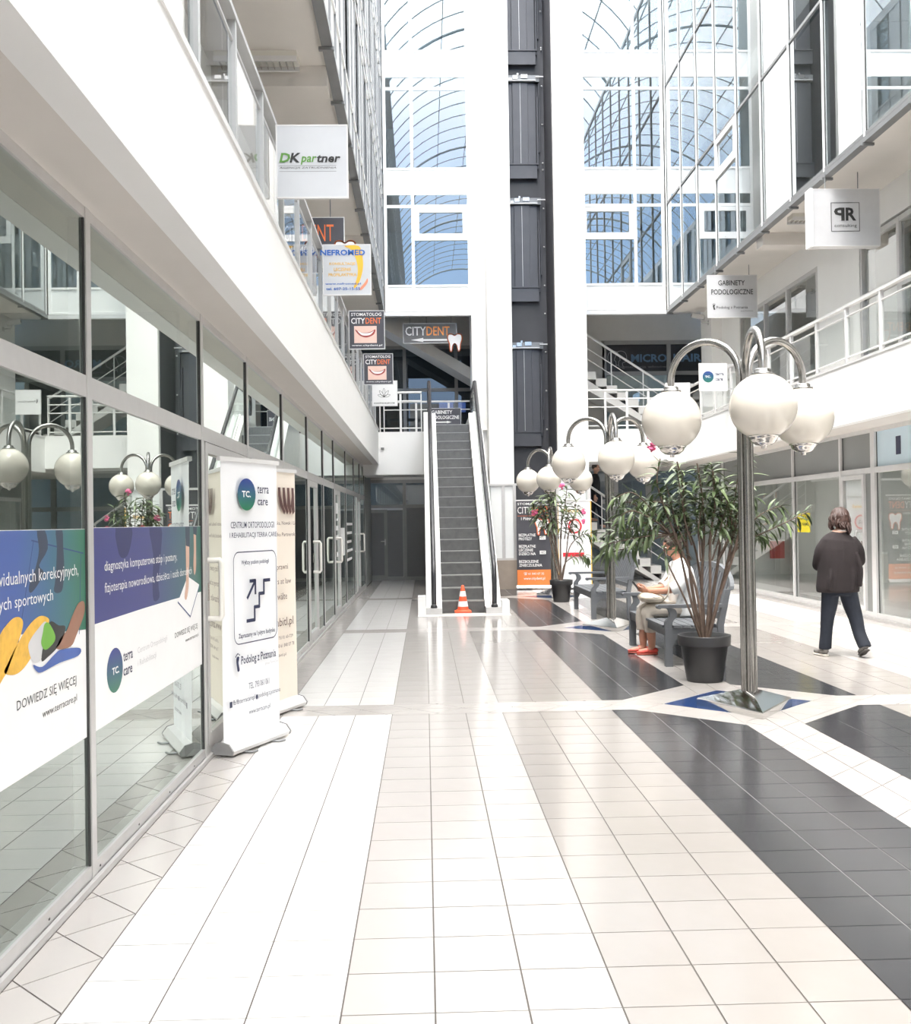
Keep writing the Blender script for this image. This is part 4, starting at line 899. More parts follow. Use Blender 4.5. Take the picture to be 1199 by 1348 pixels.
for cx_, cz_, a0 in ((0.70, 1.30, 0), (0.21, 1.30, 90), (0.21, 0.80, 180), (0.70, 0.80, 270)):
    for k in range(7): an = math.radians(a0+15*k); bx.append((cx_+0.065*math.cos(an), cz_+0.065*math.sin(an)))
outline(pf, bx, 0.007, INK, t, lift=0.014, closed=True)
text('Wyższy poziom podologii', pf, 0.25, 1.27, 0.40, 0.04, INK, t, 0.02, lift=0.016)
outline(pf, [(0.32,0.885),(0.43,0.885),(0.43,0.975),(0.50,0.975),(0.50,1.065),(0.57,1.065),(0.57,1.155),(0.66,1.155)], 0.024, INK, t, lift=0.016)
outline(pf, [(0.33,1.045),(0.44,1.155)], 0.024, INK, t, lift=0.016); outline(pf, [(0.37,1.16),(0.445,1.16),(0.445,1.07)], 0.024, INK, t, lift=0.016)
text('Zapraszamy na I piętro budynku', pf, 0.20, 0.765, 0.53, 0.04, INK, t, 0.02, lift=0.016)
foot_logo(pf @ Matrix.Translation((0, 0, 0.012)), 0.17, 0.55, 0.12, t, INK); text('Podolog z Poznania', pf, 0.235, 0.575, 0.51, 0.075, INK, t, 0.015, lift=0.014); text('grupa TerraCare', pf, 0.58, 0.545, 0.20, 0.025, PGREY, t, lift=0.014)
text('TEL. 793 061 061', pf, 0.34, 0.41, 0.30, 0.042, INK, t, lift=0.012); text('fb/fbterracarepl', pf, 0.12, 0.32, 0.31, 0.042, INK, t, lift=0.012); text('podolog.z.poznania', pf, 0.48, 0.32, 0.33, 0.042, INK, t, lift=0.012)
decal(pf, rect(0.075, 0.318, 0.11, 0.358), INK, t, lift=0.012); decal(pf, ell(0.455, 0.34, 0.018, 0.018, 12), INK, t, lift=0.012); text('www.terracare.pl', pf, 0.34, 0.225, 0.31, 0.042, INK, t, lift=0.012)

t, pf, L = rollup('roll_up_banner', 'cream roll-up banner with brown striped emblem behind the white banner', (-1.40, 8.12), (-1.105, 8.86), 2.0, SHEETB)
BRT = M('dark_brown_ink', (0.10, 0.045, 0.04), 0.5, var=0.04)
for k in range(4):
    o_ = k*0.075
    decal(pf, spline([(0.46+o_, 1.86),(0.50+o_, 1.86)], 1) + [(0.505+o_, 1.80), (0.53+o_*0.9, 1.73), (0.58+o_*0.7, 1.66), (0.56+o_*0.65, 1.635), (0.49+o_*0.8, 1.71), (0.465+o_, 1.79)], BRT, t, lift=0.012)
text('Kancelaria Kowalska, Nowak i Lis', pf, 0.06, 1.545, 0.70, 0.035, BRT, t, lift=0.012); text('Adwokacka Spółka Partnerska', pf, 0.06, 1.445, 0.70, 0.04, BRT, t, lift=0.012)
text('Radcy prawni', pf, 0.24, 1.165, 0.37, 0.06, BRT, t, lift=0.012); text('Attorneys at law', pf, 0.16, 1.045, 0.50, 0.06, BRT, t, lift=0.012); text('Rechtsanwälte', pf, 0.16, 0.93, 0.43, 0.055, BRT, t, lift=0.012)
text('www.abitl.pl', pf, 0.14, 0.69, 0.55, 0.09, BRT, t, lift=0.012)
for z_, w_ in ((0.60, 0.40), (0.535, 0.42), (0.455, 0.28)): text({0.60: 'ul. Polna 75/10, 60-729', 0.535: 'T. fax +48 61 840 07 78', 0.455: 'www.abitl.pl'}[z_], pf, 0.28, z_, w_, 0.03, BRT, t, lift=0.012)
obj('banner_weight', MB().box(0.0, 0.02, -0.02, 0.02, 0.03, 0.05), ALUD, t, local=True)

t, pf, L = rollup('roll_up_banner', 'charcoal roll-up banner with white lettering and orange foot in front of the lift shaft', (2.055, 23.38), (2.86, 23.30), 2.02, SIGND, feet=True)
text('STOMATOLOG', pf, 0.05, 1.915, 0.70, 0.055, WHITEP, t, 0.01, lift=0.012); text('CITY', pf, 0.05, 1.72, 0.31, 0.155, WHITEP, t, lift=0.012); text('DENT', pf, 0.38, 1.72, 0.38, 0.155, ORANGE, t, lift=0.012)
decal(pf, rect(0.05, 1.665, 0.75, 1.672), ORANGE, t, lift=0.012); text('I Piętro', pf, 0.13, 1.555, 0.28, 0.085, WHITEP, t, 0.01, lift=0.012); tooth(pf @ Matrix.Translation((0, 0, 0.012)), 0.60, 1.43, 0.32, t)
for s_, z_, w_ in (('BEZPŁATNE', 1.20, 0.38), ('PROTEZY', 1.115, 0.30), ('BEZPŁATNE', 0.945, 0.38), ('LECZENIE', 0.86, 0.32), ('DZIECI NA', 0.775, 0.38), ('BEZBOLESNE', 0.60, 0.44), ('ZNIECZULENIA', 0.515, 0.52)): text(s_, pf, 0.07, z_, w_, 0.065, WHITEP, t, 0.02, lift=0.012)
for z_ in (1.125, 0.795): decal(pf, rect(0.54, z_, 0.68, z_+0.08), WHITEP, t, lift=0.012); text('NFZ', pf, 0.565, z_+0.015, 0.09, 0.05, INKK, t, lift=0.014)
decal(pf, rect(0.025, 0.10, 0.79, 0.445), M('banner_orange', (0.92, 0.27, 0.07), 0.5, var=0.02), t, lift=0.011); text('☎ 61 843 07 35', pf, 0.17, 0.32, 0.46, 0.07, WHITEP, t, 0.01, lift=0.014); text('www.citydent.pl', pf, 0.17, 0.20, 0.48, 0.08, WHITEP, t, 0.01, lift=0.014)
t, pf, L = rollup('roll_up_banner', 'white roll-up banner with red ring and yellow edge behind the farther potted plant', (3.00, 23.33), (3.79, 23.30), 2.0, SHEETW)
RED = M('red_print', (0.75, 0.03, 0.05), 0.5, var=0.04)
decal(pf, rect(0.755, 0.1, 0.775, 1.98), YEL, t, lift=0.011); decal(pf, rect(0.02, 0.1, 0.03, 1.98), YEL, t, lift=0.011)
text('Kim jesteś', pf, 0.15, 1.72, 0.45, 0.10, YEL, t, 0.02, lift=0.012)
outline(pf, ell(0.40, 1.42, 0.14, 0.15, 20), 0.035, RED, t, lift=0.013, closed=True); text('na', pf, 0.34, 1.38, 0.12, 0.08, INKK, t, lift=0.012)
text('INTYM', pf, 0.14, 1.13, 0.42, 0.09, PGREY, t, 0.01, lift=0.012); text('będę', pf, 0.20, 0.98, 0.36, 0.10, PGREY, t, lift=0.012)
decal(pf, rect(0.12, 0.73, 0.60, 0.82), RED, t, lift=0.012)

# ------------------------------------------------------------------ globe lamps
OPAL = M('opal_white_globe', (0.70, 0.655, 0.58), 0.18, var=0.015, vscale=2, coat=0.4)
def globe_lamp():
    t = thing('globe_lamp', 'nearest tall globe lamp with three white balls on a steel pole by the big pot', 'lamp', (2.61, 8.28, 0), 0, 'three armed globe lamps along the hall')
    A3 = [math.radians(a) for a in (264.5, 24.5, 144.5)]
    tri = [(0.45*math.cos(a), 0.45*math.sin(a)) for a in A3]
    tr2 = [(p[0]*0.97, p[1]*0.97) for p in tri]; top = [(0.085*math.cos(a), 0.085*math.sin(a)) for a in A3]
    b = MB().add([(*p, 0.0) for p in tri] + [(*p, 0.05) for p in tri] + [(*p, 0.058) for p in tr2] + [(*p, 0.155) for p in top],
        [(2,1,0), (0,1,4,3), (1,2,5,4), (2,0,3,5), (3,4,7,6), (4,5,8,7), (5,3,6,8), (6,7,10,9), (7,8,11,10), (8,6,9,11), (9,10,11)])
    obj('base', b, M('mirror_polished_steel', (0.74, 0.73, 0.72), 0.07, 1.0, var=0.06, vscale=5), t, local=True)
    for k, a in enumerate(A3):
        c, s = math.cos(a), math.sin(a); R_ = 0.63
        p = [(0.042*c, 0.042*s, 0.15), (0.042*c, 0.042*s, 2.70)]
        ra = (R_-0.042)/2; cx_ = 0.042+ra
        for j in range(1, 17): an = PI-PI*j/16; u = cx_+ra*math.cos(an); p.append((u*c, u*s, 2.72+ra*math.sin(an)))
        p.append((R_*c, R_*s, 2.655))
        obj('arm', MB().tube(p, 0.030, 12), STEEL, t, local=True)
        a2 = a+PI/3; obj('pole_rod', MB().tube([(0.046*math.cos(a2), 0.046*math.sin(a2), 0.15), (0.046*math.cos(a2), 0.046*math.sin(a2), 2.62)], 0.018, 8), STEEL, t, local=True)
        g = obj('globe', MB().lathe([(0.0, -0.248)] + [(0.25*math.sin(PI*i/24), -0.25*math.cos(PI*i/24)) for i in range(1, 24)] + [(0.0, 0.25)], (R_*c, R_*s, 2.385), 32), OPAL, t, local=True)
        obj('collar', MB().lathe([(0.0, 0.285), (0.05, 0.285), (0.062, 0.275), (0.062, 0.255), (0.085, 0.25), (0.085, 0.232), (0.0, 0.232)], (R_*c, R_*s, 2.385), 24), STEEL, g, local=True)
        obj('bottom_bowl', MB().lathe([(0.118, -0.216), (0.118, -0.232), (0.108, -0.232), (0.095, -0.262), (0.06, -0.288), (0.02, -0.295), (0.018, -0.315), (0.0, -0.318)], (R_*c, R_*s, 2.385), 24), CHROME, g, local=True)
    obj('core', MB().tube([(0, 0, 0.15), (0, 0, 2.63)], 0.034, 8), STEEL, t, local=True)
    return t
lamp = globe_lamp()
dup_tree(lamp, (2.64, 14.62, 0), 'middle globe lamp with three white balls, between the two benches', rz=math.radians(4))
dup_tree(lamp, (2.62, 21.0, 0), 'farthest globe lamp with three white balls, beside the smaller potted plant', rz=math.radians(-8))

# ------------------------------------------------------------------ potted oleanders
POT = M('charcoal_plastic_pot', (0.034, 0.034, 0.036), 0.42, var=0.05, vscale=8)
SOIL = M('dark_potting_soil', (0.05, 0.038, 0.03), 0.9, var=0.3, vscale=40, bump=0.6)
STEM = M('brown_oleander_stem', (0.15, 0.105, 0.08), 0.7, var=0.25, vscale=14, bump=0.3)
LEAF = M('oleander_leaf_green', (0.070, 0.105, 0.042), 0.42, var=0.35, vscale=3)
LEAF2 = M('oleander_leaf_pale_green', (0.14, 0.19, 0.085), 0.42, var=0.3, vscale=3)
FLW = M('pink_oleander_petal', (0.83, 0.16, 0.34), 0.5, var=0.1)
def leaf_mesh(L, w, droop):
    b = MB(); n = 5; vs = []
    for i in range(n+1):
        s = i/n; x = L*s; z = -droop*L*s*s; ww = w*(4*s*(1-s))**0.7*0.5 if 0 < i < n else 0.0012
        vs += [(x, -ww, z+ww*0.35), (x, 0, z), (x, ww, z+ww*0.35)]
    fs = []
    for i in range(n):
        a = 3*i; fs += [(a, a+3, a+4, a+1), (a+1, a+4, a+5, a+2)]
    return b.add(vs, fs, 0, True)
LEAFMB = [leaf_mesh(0.165, 0.034, 0.35), leaf_mesh(0.14, 0.031, 0.6), leaf_mesh(0.12, 0.028, 0.2), leaf_mesh(0.18, 0.034, 0.8)]
def orient(p, d, roll):
    d = Vector(d).normalized(); up = Vector((0,0,1)); y = up.cross(d)
    if y.length < 0.05: y = Vector((0,1,0))
    y.normalize(); z = d.cross(y); m = Matrix.Identity(4)
    for i in range(3): m[i][0] = d[i]; m[i][1] = y[i]; m[i][2] = z[i]; m[i][3] = p[i]
    return m @ Matrix.Rotation(roll, 4, 'X')
def plant(nm, label, loc, s, shoots, singles, seed, scale=1.0, flowers=(), pot_rim=0.25, pot_h=0.44):
    rn = random.Random(seed); t = thing(nm, label, 'plant', loc)
    r, h = pot_rim, pot_h
    obj('pot', MB().lathe([(0.0, 0.0), (r*0.66, 0.0), (r*0.68, 0.012), (r*0.885, h*0.77), (r*0.97, h*0.775), (r*0.985, h*0.80), (r, h*0.97), (r, h), (r*0.93, h), (r*0.90, h*0.90), (0.0, h*0.90)], seg=40), POT, t, local=True)
    obj('soil', MB().lathe([(r*0.90, h*0.905), (r*0.5, h*0.925), (0.0, h*0.93)], seg=20), SOIL, t, local=True)
    leaves = []
    for (bx_, by_, pts, rad, lf) in shoots:
        path = spline(([(bx_*0.5, by_*0.5, h*0.85)] if bx_ is not None else []) + [tuple(p) for p in pts], 5)
        n = len(path); obj('stem', MB().tube(path, [rad*(1-0.62*i/(n-1)) for i in range(n)], 7), STEM, t, local=True)
        P = [Vector(p) for p in path]; tot = sum((P[i+1]-P[i]).length for i in range(n-1)); end = tot*(1-lf)
        acc = 0.0; whirl = rn.uniform(0, 6)
        segs_ = []
        for i in range(n-1):
            L = (P[i+1]-P[i]).length; segs_.append((acc, acc+L, P[i], P[i+1])); acc += L
        q = end
        while q <= tot+1e-4:
            for (a, b_, p0, p1) in segs_:
                if a <= q <= b_+1e-4:
                    p = p0.lerp(p1, (q-a)/max(b_-a, 1e-6)); d = (p1-p0).normalized(); break
            near = (tot-q) < 0.03
            for k in range(3 if not near else 6):
                an = whirl+2*PI*k/3+rn.uniform(-0.3, 0.3) + (k//3)*0.5; side = d.orthogonal().normalized(); side = Matrix.Rotation(an, 3, d) @ side
                out = side*rn.uniform(0.75, 1.1) + d*rn.uniform(0.35, 0.95) + Vector((0, 0, rn.uniform(-0.75, 0.05)))
                leaves.append((orient(p, out, rn.uniform(-0.4, 0.4)), rn.randrange(4), rn.random() < 0.33, rn.uniform(0.75, 1.12)*scale))
            whirl += 0.9; q += 0.044*scale
    base = Vector(loc)
    def size(e):
        c = project(base + e[0].translation); return -9 if c is None else -(e[0].translation.y)
    order = sorted(range(len(leaves)), key=lambda i: -size(leaves[i])); own = set(order[:singles])
    rest_ = MB(); cache = {}
    for i, (mm, v, pale, sc) in enumerate(leaves):
        mm = mm @ Matrix.Scale(sc, 4)
        if i in own:
            key = (v, pale)
            if key not in cache: cache[key] = mesh_from(LEAFMB[v], 'leaf', [LEAF2 if pale else LEAF])
            link('leaf', cache[key], t, mw=mm)
        else: rest_.add([mm @ Vector(p) for p in LEAFMB[v].v], LEAFMB[v].f, 1 if pale else 0, True)
    if rest_.v: o = obj('foliage', rest_, [LEAF, LEAF2], t, local=True); o['kind'] = 'stuff'
    for f in flowers:
        b = MB()
        for k in range(9):
            c = Vector(f) + Vector((rn.uniform(-0.03, 0.03), rn.uniform(-0.03, 0.03), rn.uniform(-0.04, 0.04)))
            rot = Matrix.Rotation(rn.uniform(0, 6), 3, 'Z') @ Matrix.Rotation(rn.uniform(0, 2), 3, 'X'); b.ball(c, 0.034*scale, 0.027*scale, 0.008, 8, 4, rot=rot)
        obj('blossom', b, FLW, t, local=True)
    return t, len(leaves)
S = []
rn = random.Random(3)
def shoot(bx_, by_, pts, rad=0.016, lf=0.4): S.append((bx_, by_, pts, rad, lf))
# long stems fanning out of the pot (x, y, z of their way points, local)
shoot(-0.04, 0.00, [(-0.14,-0.05,0.80),(-0.24,-0.08,1.25),(-0.30,-0.06,1.62)], 0.017, 0.32)
shoot(-0.02, 0.03, [(-0.09,0.05,0.85),(-0.13,0.10,1.35),(-0.16,0.08,1.85),(-0.22,0.05,2.10)], 0.019, 0.38)
shoot(0.00, 0.02, [(-0.01,0.02,0.9),(0.01,-0.02,1.4),(0.00,0.0,1.8),(-0.04,0.0,2.08)], 0.018, 0.36)
shoot(0.03, -0.02, [(0.05,-0.05,0.9),(0.05,-0.08,1.3),(0.10,-0.10,1.75),(0.09,-0.08,2.0)], 0.018, 0.36)
shoot(0.05, 0.02, [(0.11,0.04,0.85),(0.18,0.06,1.25),(0.20,0.05,1.62),(0.16,0.05,1.85)], 0.020, 0.36)
shoot(0.06, 0.00, [(0.15,0.0,0.80),(0.25,0.02,1.15),(0.33,0.04,1.50),(0.38,0.02,1.78)], 0.021, 0.34)
shoot(0.05, -0.03, [(0.13,-0.06,0.78),(0.27,-0.08,1.2),(0.35,-0.08,1.55),(0.40,-0.05,1.98),(0.41,-0.05,2.15)], 0.016, 0.30)
shoot(-0.05, -0.03, [(-0.20,-0.10,0.78),(-0.36,-0.12,1.12),(-0.40,-0.10,1.30)], 0.012, 0.10)
shoot(-0.03, -0.04, [(-0.10,-0.10,0.9),(-0.28,-0.14,1.35),(-0.42,-0.16,1.72),(-0.46,-0.14,1.92),(-0.42,-0.12,2.12)], 0.015, 0.34)
shoot(0.02, 0.05, [(0.02,0.14,0.9),(-0.06,0.22,1.4),(-0.30,0.26,1.7),(-0.55,0.25,1.70)], 0.015, 0.38)
# side branches that leave the main stems higher up
for k in range(7):
    y = rn.uniform(-0.25, 0.15); z = 1.78-0.085*k; shoot(None, 0, [(-0.27,-0.08,1.30+0.02*k),(-0.45,y*0.7,1.42+0.4*(z-1.4)),(-0.66-rn.uniform(0,0.05),y,z+0.02),(-0.80-rn.uniform(0,0.17),y,z-0.03)], 0.010, 0.62)
for k in range(7):
    x = -0.36+0.11*k; y = rn.uniform(-0.2, 0.2); shoot(None, 0, [(x*0.5,y*0.4,1.30),(x*0.8,y*0.8,1.52),(x,y,1.74+rn.uniform(-0.1,0.1)),(x*1.1+rn.uniform(-0.06,0.06),y,1.92+rn.uniform(-0.12,0.15))], 0.010, 0.60)
for k in range(7):
    x = -0.30+0.11*k; y = rn.uniform(-0.25, 0.2); shoot(None, 0, [(x*0.5,y*0.4,1.15),(x*0.85,y*0.8,1.34),(x,y,1.50),(x*1.08+rn.uniform(-0.08,0.08),y,1.66+rn.uniform(-0.08,0.1))], 0.009, 0.55)
shoot(None, 0, [(0.22,-0.02,1.10),(0.36,-0.06,1.30),(0.66,-0.10,1.45),(0.98,-0.12,1.60)], 0.011, 0.70)
shoot(None, 0, [(0.26,-0.02,1.18),(0.36,-0.04,1.38),(0.54,-0.08,1.58),(0.74,-0.08,1.66)], 0.010, 0.60)
shoot(None, 0, [(0.25,-0.02,1.15),(0.36,0.0,1.32),(0.48,0.02,1.40),(0.62,0.02,1.36)], 0.009, 0.55)
shoot(None, 0, [(0.30,0.02,1.35),(0.36,0.06,1.5),(0.46,0.05,1.72),(0.55,0.03,1.74)], 0.009, 0.55)
pl1, nl = plant('potted_oleander', 'large potted oleander with narrow leaves in a charcoal pot beside the nearest lamp', (2.65, 9.78, 0), 1, S, 290, 5, 0.95, flowers=[(-0.50, -0.1, 2.36), (-0.47, -0.12, 2.28), (-0.49, -0.1, 2.22)])
print('leaves', nl)
S = []
shoot(-0.02, 0, [(-0.14,-0.03,0.85),(-0.24,-0.05,1.35),(-0.34,-0.05,1.75),(-0.42,-0.05,1.95)], 0.017, 0.42)
shoot(0.0, 0, [(-0.06,0,0.9),(-0.14,0.02,1.4),(-0.20,0.0,1.85),(-0.22,0,2.10)], 0.017, 0.42)
shoot(0.0, 0.02, [(0.0,0.03,0.9),(0.02,0.04,1.4),(0.10,0.03,1.85),(0.14,0.02,2.15)], 0.017, 0.42)
shoot(0.02, 0, [(0.10,-0.02,0.80),(0.20,-0.05,1.1),(0.42,-0.08,1.28),(0.62,-0.05,1.30)], 0.013, 0.32)
shoot(0.02, 0, [(0.10,0.02,0.85),(0.16,0.02,1.3),(0.28,0.02,1.62),(0.36,0,1.85)], 0.013, 0.40)
shoot(0.0, 0, [(0.06,0,0.7),(0.22,-0.05,0.85),(0.38,-0.06,0.90),(0.52,-0.06,0.84)], 0.011, 0.40)
shoot(0.0, 0, [(-0.10,0.02,1.0),(-0.30,0.03,1.5),(-0.45,0.0,1.7),(-0.58,0,1.82)], 0.011, 0.34)
for k in range(7):
    x = -0.45+0.12*k; y = rn.uniform(-0.18, 0.18); shoot(None, 0, [(x*0.45,y*0.4,1.2),(x*0.75,y*0.8,1.5),(x,y,1.75+rn.uniform(-0.15,0.1)),(x*1.1,y,1.95+rn.uniform(-0.2,0.15))], 0.010, 0.36)
plant('potted_oleander', 'smaller potted oleander with pink blossoms in front of the roll-up banners', (2.58, 19.6, 0), 1, S, 0, 9, 1.3, flowers=[(0.02, -0.1, 2.2), (-0.50, -0.1, 1.72), (0.44, -0.1, 1.72), (0.42, -0.1, 1.52)], pot_rim=0.22, pot_h=0.42)

# ------------------------------------------------------------------ garden benches
BEN = M('grey_painted_wood', (0.125, 0.135, 0.148), 0.5, var=0.10, vscale=7, bump=0.08)
def bench():
    """local: seat runs along y (1.95 m), sitter looks towards -x; origin under the middle of the front edge"""
    t = thing('garden_bench', 'grey wooden garden bench with arched back, woman sitting on it', 'bench', (2.50, 11.70, 0), 0, 'grey arched benches between the lamps')
    W2 = 0.97
    for s in (-1, 1):
        y0, y1 = sorted((s*W2, s*(W2-0.07))); ym = (y0+y1)/2
        obj('leg', MB().box(0.0, 0.075, y0, y1, 0, 0.40), BEN, t, local=True)
        xz = frame((0, 0, 0), (1,0,0), (0,0,1))
        rear = [(0.57,0.0),(0.635,0.0),(0.62,0.42),(0.70,0.80),(0.64,0.80),(0.555,0.42)]
        obj('leg', MB().prism(rear, xz, -y1, -y0), BEN, t, local=True)
        sup = spline([(0.0,0.40),(0.005,0.47),(0.05,0.53),(0.035,0.60),(-0.02,0.615)], 4); sup2 = spline([(0.05,0.615),(0.11,0.60),(0.125,0.53),(0.08,0.47),(0.075,0.40)], 4)
        a = obj('arm_rest', MB().box(-0.06, 0.66, ym-0.045, ym+0.045, 0.615, 0.65).tube([(-0.06, ym-0.045, 0.628), (-0.06, ym+0.045, 0.628)], 0.024, 10), BEN, t, local=True)
        obj('arm_support', MB().prism(sup+sup2, xz, -(ym+0.032), -(ym-0.032)), BEN, a, local=True)
        br = spline([(0.075,0.33),(0.16,0.335),(0.11,0.27),(0.075,0.20)], 3); obj('corner_brace', MB().prism(br, xz, -(ym+0.02), -(ym-0.02)), BEN, t, local=True)
    obj('front_rail', MB().box(0.012, 0.045, -W2+0.07, W2-0.07, 0.32, 0.405), BEN, t, local=True); obj('rear_rail', MB().box(0.575, 0.61, -W2+0.07, W2-0.07, 0.32, 0.405), BEN, t, local=True)
    for s in (-1, 0, 1): obj('side_rail', MB().box(0.045, 0.575, s*(W2-0.035)-0.015, s*(W2-0.035)+0.015, 0.32, 0.40), BEN, t, local=True)
    for k in range(6): x = -0.01+0.099*k; obj('seat_slat', MB().box(x, x+0.088, -W2+0.0 if 0 < k < 5 else -W2+0.08, W2 if 0 < k < 5 else W2-0.08, 0.406, 0.430), BEN, t, local=True)
    def arch(y): return 0.80+0.26*math.sqrt(max(0, 1-(y/W2)**2))
    def bx(z): return 0.60+0.18*(z-0.42)/0.8
    top = [(y, arch(y)) for y in [W2*math.cos(PI*i/24) for i in range(25)]]
    b = MB(); vs = []
    for y, z in top:
        k = 0.93; vs += [(bx(z), y, z), (bx(z)+0.045, y, z), (bx(z)+0.045, y*k, 0.74+(z-0.74)*0.80), (bx(z), y*k, 0.74+(z-0.74)*0.80)]
    fs = [(4*i+j, 4*i+(j+1) % 4, 4*(i+1)+(j+1) % 4, 4*(i+1)+j) for i in range(24) for j in range(4)]
    obj('top_rail', b.add(vs, fs), BEN, t, local=True)
    obj('lower_rail', MB().obox(Matrix.Translation((0.605, 0, 0.48)), 0, 0.035, -W2+0.05, W2-0.05, 0, 0.07), BEN, t, local=True)
    for k in range(17):
        y = -0.80+0.1*k; z1 = 0.74+(arch(y)-0.74)*0.82
        obj('back_slat', MB().add([(0.612,y-0.025,0.54),(0.612,y+0.025,0.54),(0.63,y+0.025,0.54),(0.63,y-0.025,0.54),(bx(z1)+0.01,y-0.025,z1),(bx(z1)+0.01,y+0.025,z1),(bx(z1)+0.028,y+0.025,z1),(bx(z1)+0.028,y-0.025,z1)],
            [(3,2,1,0),(4,5,6,7),(0,1,5,4),(1,2,6,5),(2,3,7,6),(3,0,4,7)]), BEN, t, local=True)
    return t
be = bench()
dup_tree(be, (2.58, 17.0, 0), 'empty grey wooden garden bench with arched back in front of the smaller plant')

# ------------------------------------------------------------------ people
def loft(mb, rings, seg=14, side=(1,0,0)):
    """rings: (centre, half width along side, half depth across it); closed ends"""
    n = len(rings); side = Vector(side); vs = []
    for i, (c, a, b_) in enumerate(rings):
        t = (Vector(rings[min(i+1, n-1)][0]) - Vector(rings[max(i-1, 0)][0])).normalized()
        u = side - t*side.dot(t)
        u = u.normalized() if u.length > 1e-3 else t.orthogonal().normalized()
        w = t.cross(u)
        for k in range(seg): an = 2*PI*k/seg; vs.append(Vector(c)+u*a*math.cos(an)+w*b_*math.sin(an))
    fs = [(i*seg+k, i*seg+(k+1) % seg, (i+1)*seg+(k+1) % seg, (i+1)*seg+k) for i in range(n-1) for k in range(seg)]
    fs += [tuple(range(seg-1, -1, -1)), tuple((n-1)*seg+k for k in range(seg))]
    return mb.add(vs, fs, 0, True)
def limb(mb, pts, rads, seg=12, side=(1,0,0)):
    pts = [tuple(p) for p in pts]; path = spline(pts, 4); rr = spline([(r,) for r in rads], 4)
    return loft(mb, [(path[i], rr[i][0], rr[i][0]) for i in range(len(path))], seg, side)
def fuse(mb, vox=0.010, smooth=4):
    """one continuous skin over overlapping volumes"""
    me = mesh_from(mb, 'f', []); o = bpy.data.objects.new('f', me); COL.objects.link(o)
    r = o.modifiers.new('r', 'REMESH'); r.mode = 'VOXEL'; r.voxel_size = vox; r.use_smooth_shade = True
    sm = o.modifiers.new('s', 'SMOOTH'); sm.iterations = smooth; sm.factor = 0.5
    dg = bpy.context.evaluated_depsgraph_get(); out = bpy.data.meshes.new_from_object(o.evaluated_get(dg))
    q = MB(); q.v = [tuple(v.co) for v in out.vertices]; q.f = [tuple(p.vertices) for p in out.polygons]; q.mi = [0]*len(q.f); q.sm = [True]*len(q.f)
    bpy.data.objects.remove(o); bpy.data.meshes.remove(me); bpy.data.meshes.remove(out)
    return q
def hand(mb, wrist, d, palm, thumb_side, curl=0.5, s=1.0):
    """palm plus four unequal fingers that bend towards the palm side, thumb leaving the palm's edge"""
    d = Vector(d).normalized(); n = Vector(palm); n = (n-d*n.dot(d)).normalized(); a = Vector(thumb_side); a = (a-d*a.dot(d)-n*a.dot(n)).normalized(); W = Vector(wrist)
    loft(mb, [(W-d*0.02, 0.024*s, 0.019*s), (W+d*0.02*s, 0.033*s, 0.017*s), (W+d*0.055*s, 0.041*s, 0.015*s), (W+d*0.088*s, 0.040*s, 0.012*s)], 12, a)
    for k, L in enumerate((0.070, 0.080, 0.074, 0.058)):
        p = W+d*0.083*s+a*(0.030-0.020*k)*s; pts = [p-d*0.02*s, p]; an = curl*0.5
        for f in (0.45, 0.32, 0.26): p = p+(d*math.cos(an)+n*math.sin(an))*L*f*s; pts.append(p); an += curl*0.8
        mb.tube(pts, [0.0088*s, 0.009*s, 0.0085*s, 0.0078*s, 0.0062*s], 8)
    p = W+d*0.025*s+a*0.030*s; mb.tube([p-a*0.015*s, p+a*0.018*s+d*0.02*s+n*0.008*s, p+a*0.026*s+d*0.048*s+n*0.022*s, p+a*0.022*s+d*0.07*s+n*0.032*s], [0.012*s, 0.0115*s, 0.010*s, 0.0075*s], 8)
def head(mb, c, fw, s=1.0):
    """skull, jaw, nose, ears turned towards fw"""
    fw = Vector(fw).normalized(); up0 = Vector((0,0,1)); rt = fw.cross(up0).normalized(); up = rt.cross(fw); C_ = Vector(c)
    R3 = Matrix((rt, fw, up)).transposed()
    mb.ball(C_+up*0.02*s, 0.076*s, 0.096*s, 0.098*s, 16, 12, rot=R3); mb.ball(C_-up*0.045*s+fw*0.030*s, 0.056*s, 0.062*s, 0.068*s, 14, 10, rot=R3)
    mb.ball(C_-up*0.012*s+fw*0.097*s, 0.014*s, 0.020*s, 0.022*s, 8, 6, rot=R3)
    for q in (-1, 1): mb.ball(C_+rt*q*0.078*s-up*0.01*s-fw*0.005*s, 0.010*s, 0.022*s, 0.033*s, 8, 6, rot=R3)
    return C_, fw, rt, up
SKIN = M('skin_warm', (0.56, 0.33, 0.24), 0.55, var=0.05, vscale=8); SKIN2 = M('skin_tanned', (0.50, 0.25, 0.17), 0.55, var=0.06, vscale=8)
LIPM = M('lip_rose', (0.45, 0.15, 0.13), 0.5, var=0.05); EYEW = M('eye_white', (0.8, 0.8, 0.78), 0.2, var=0.02)
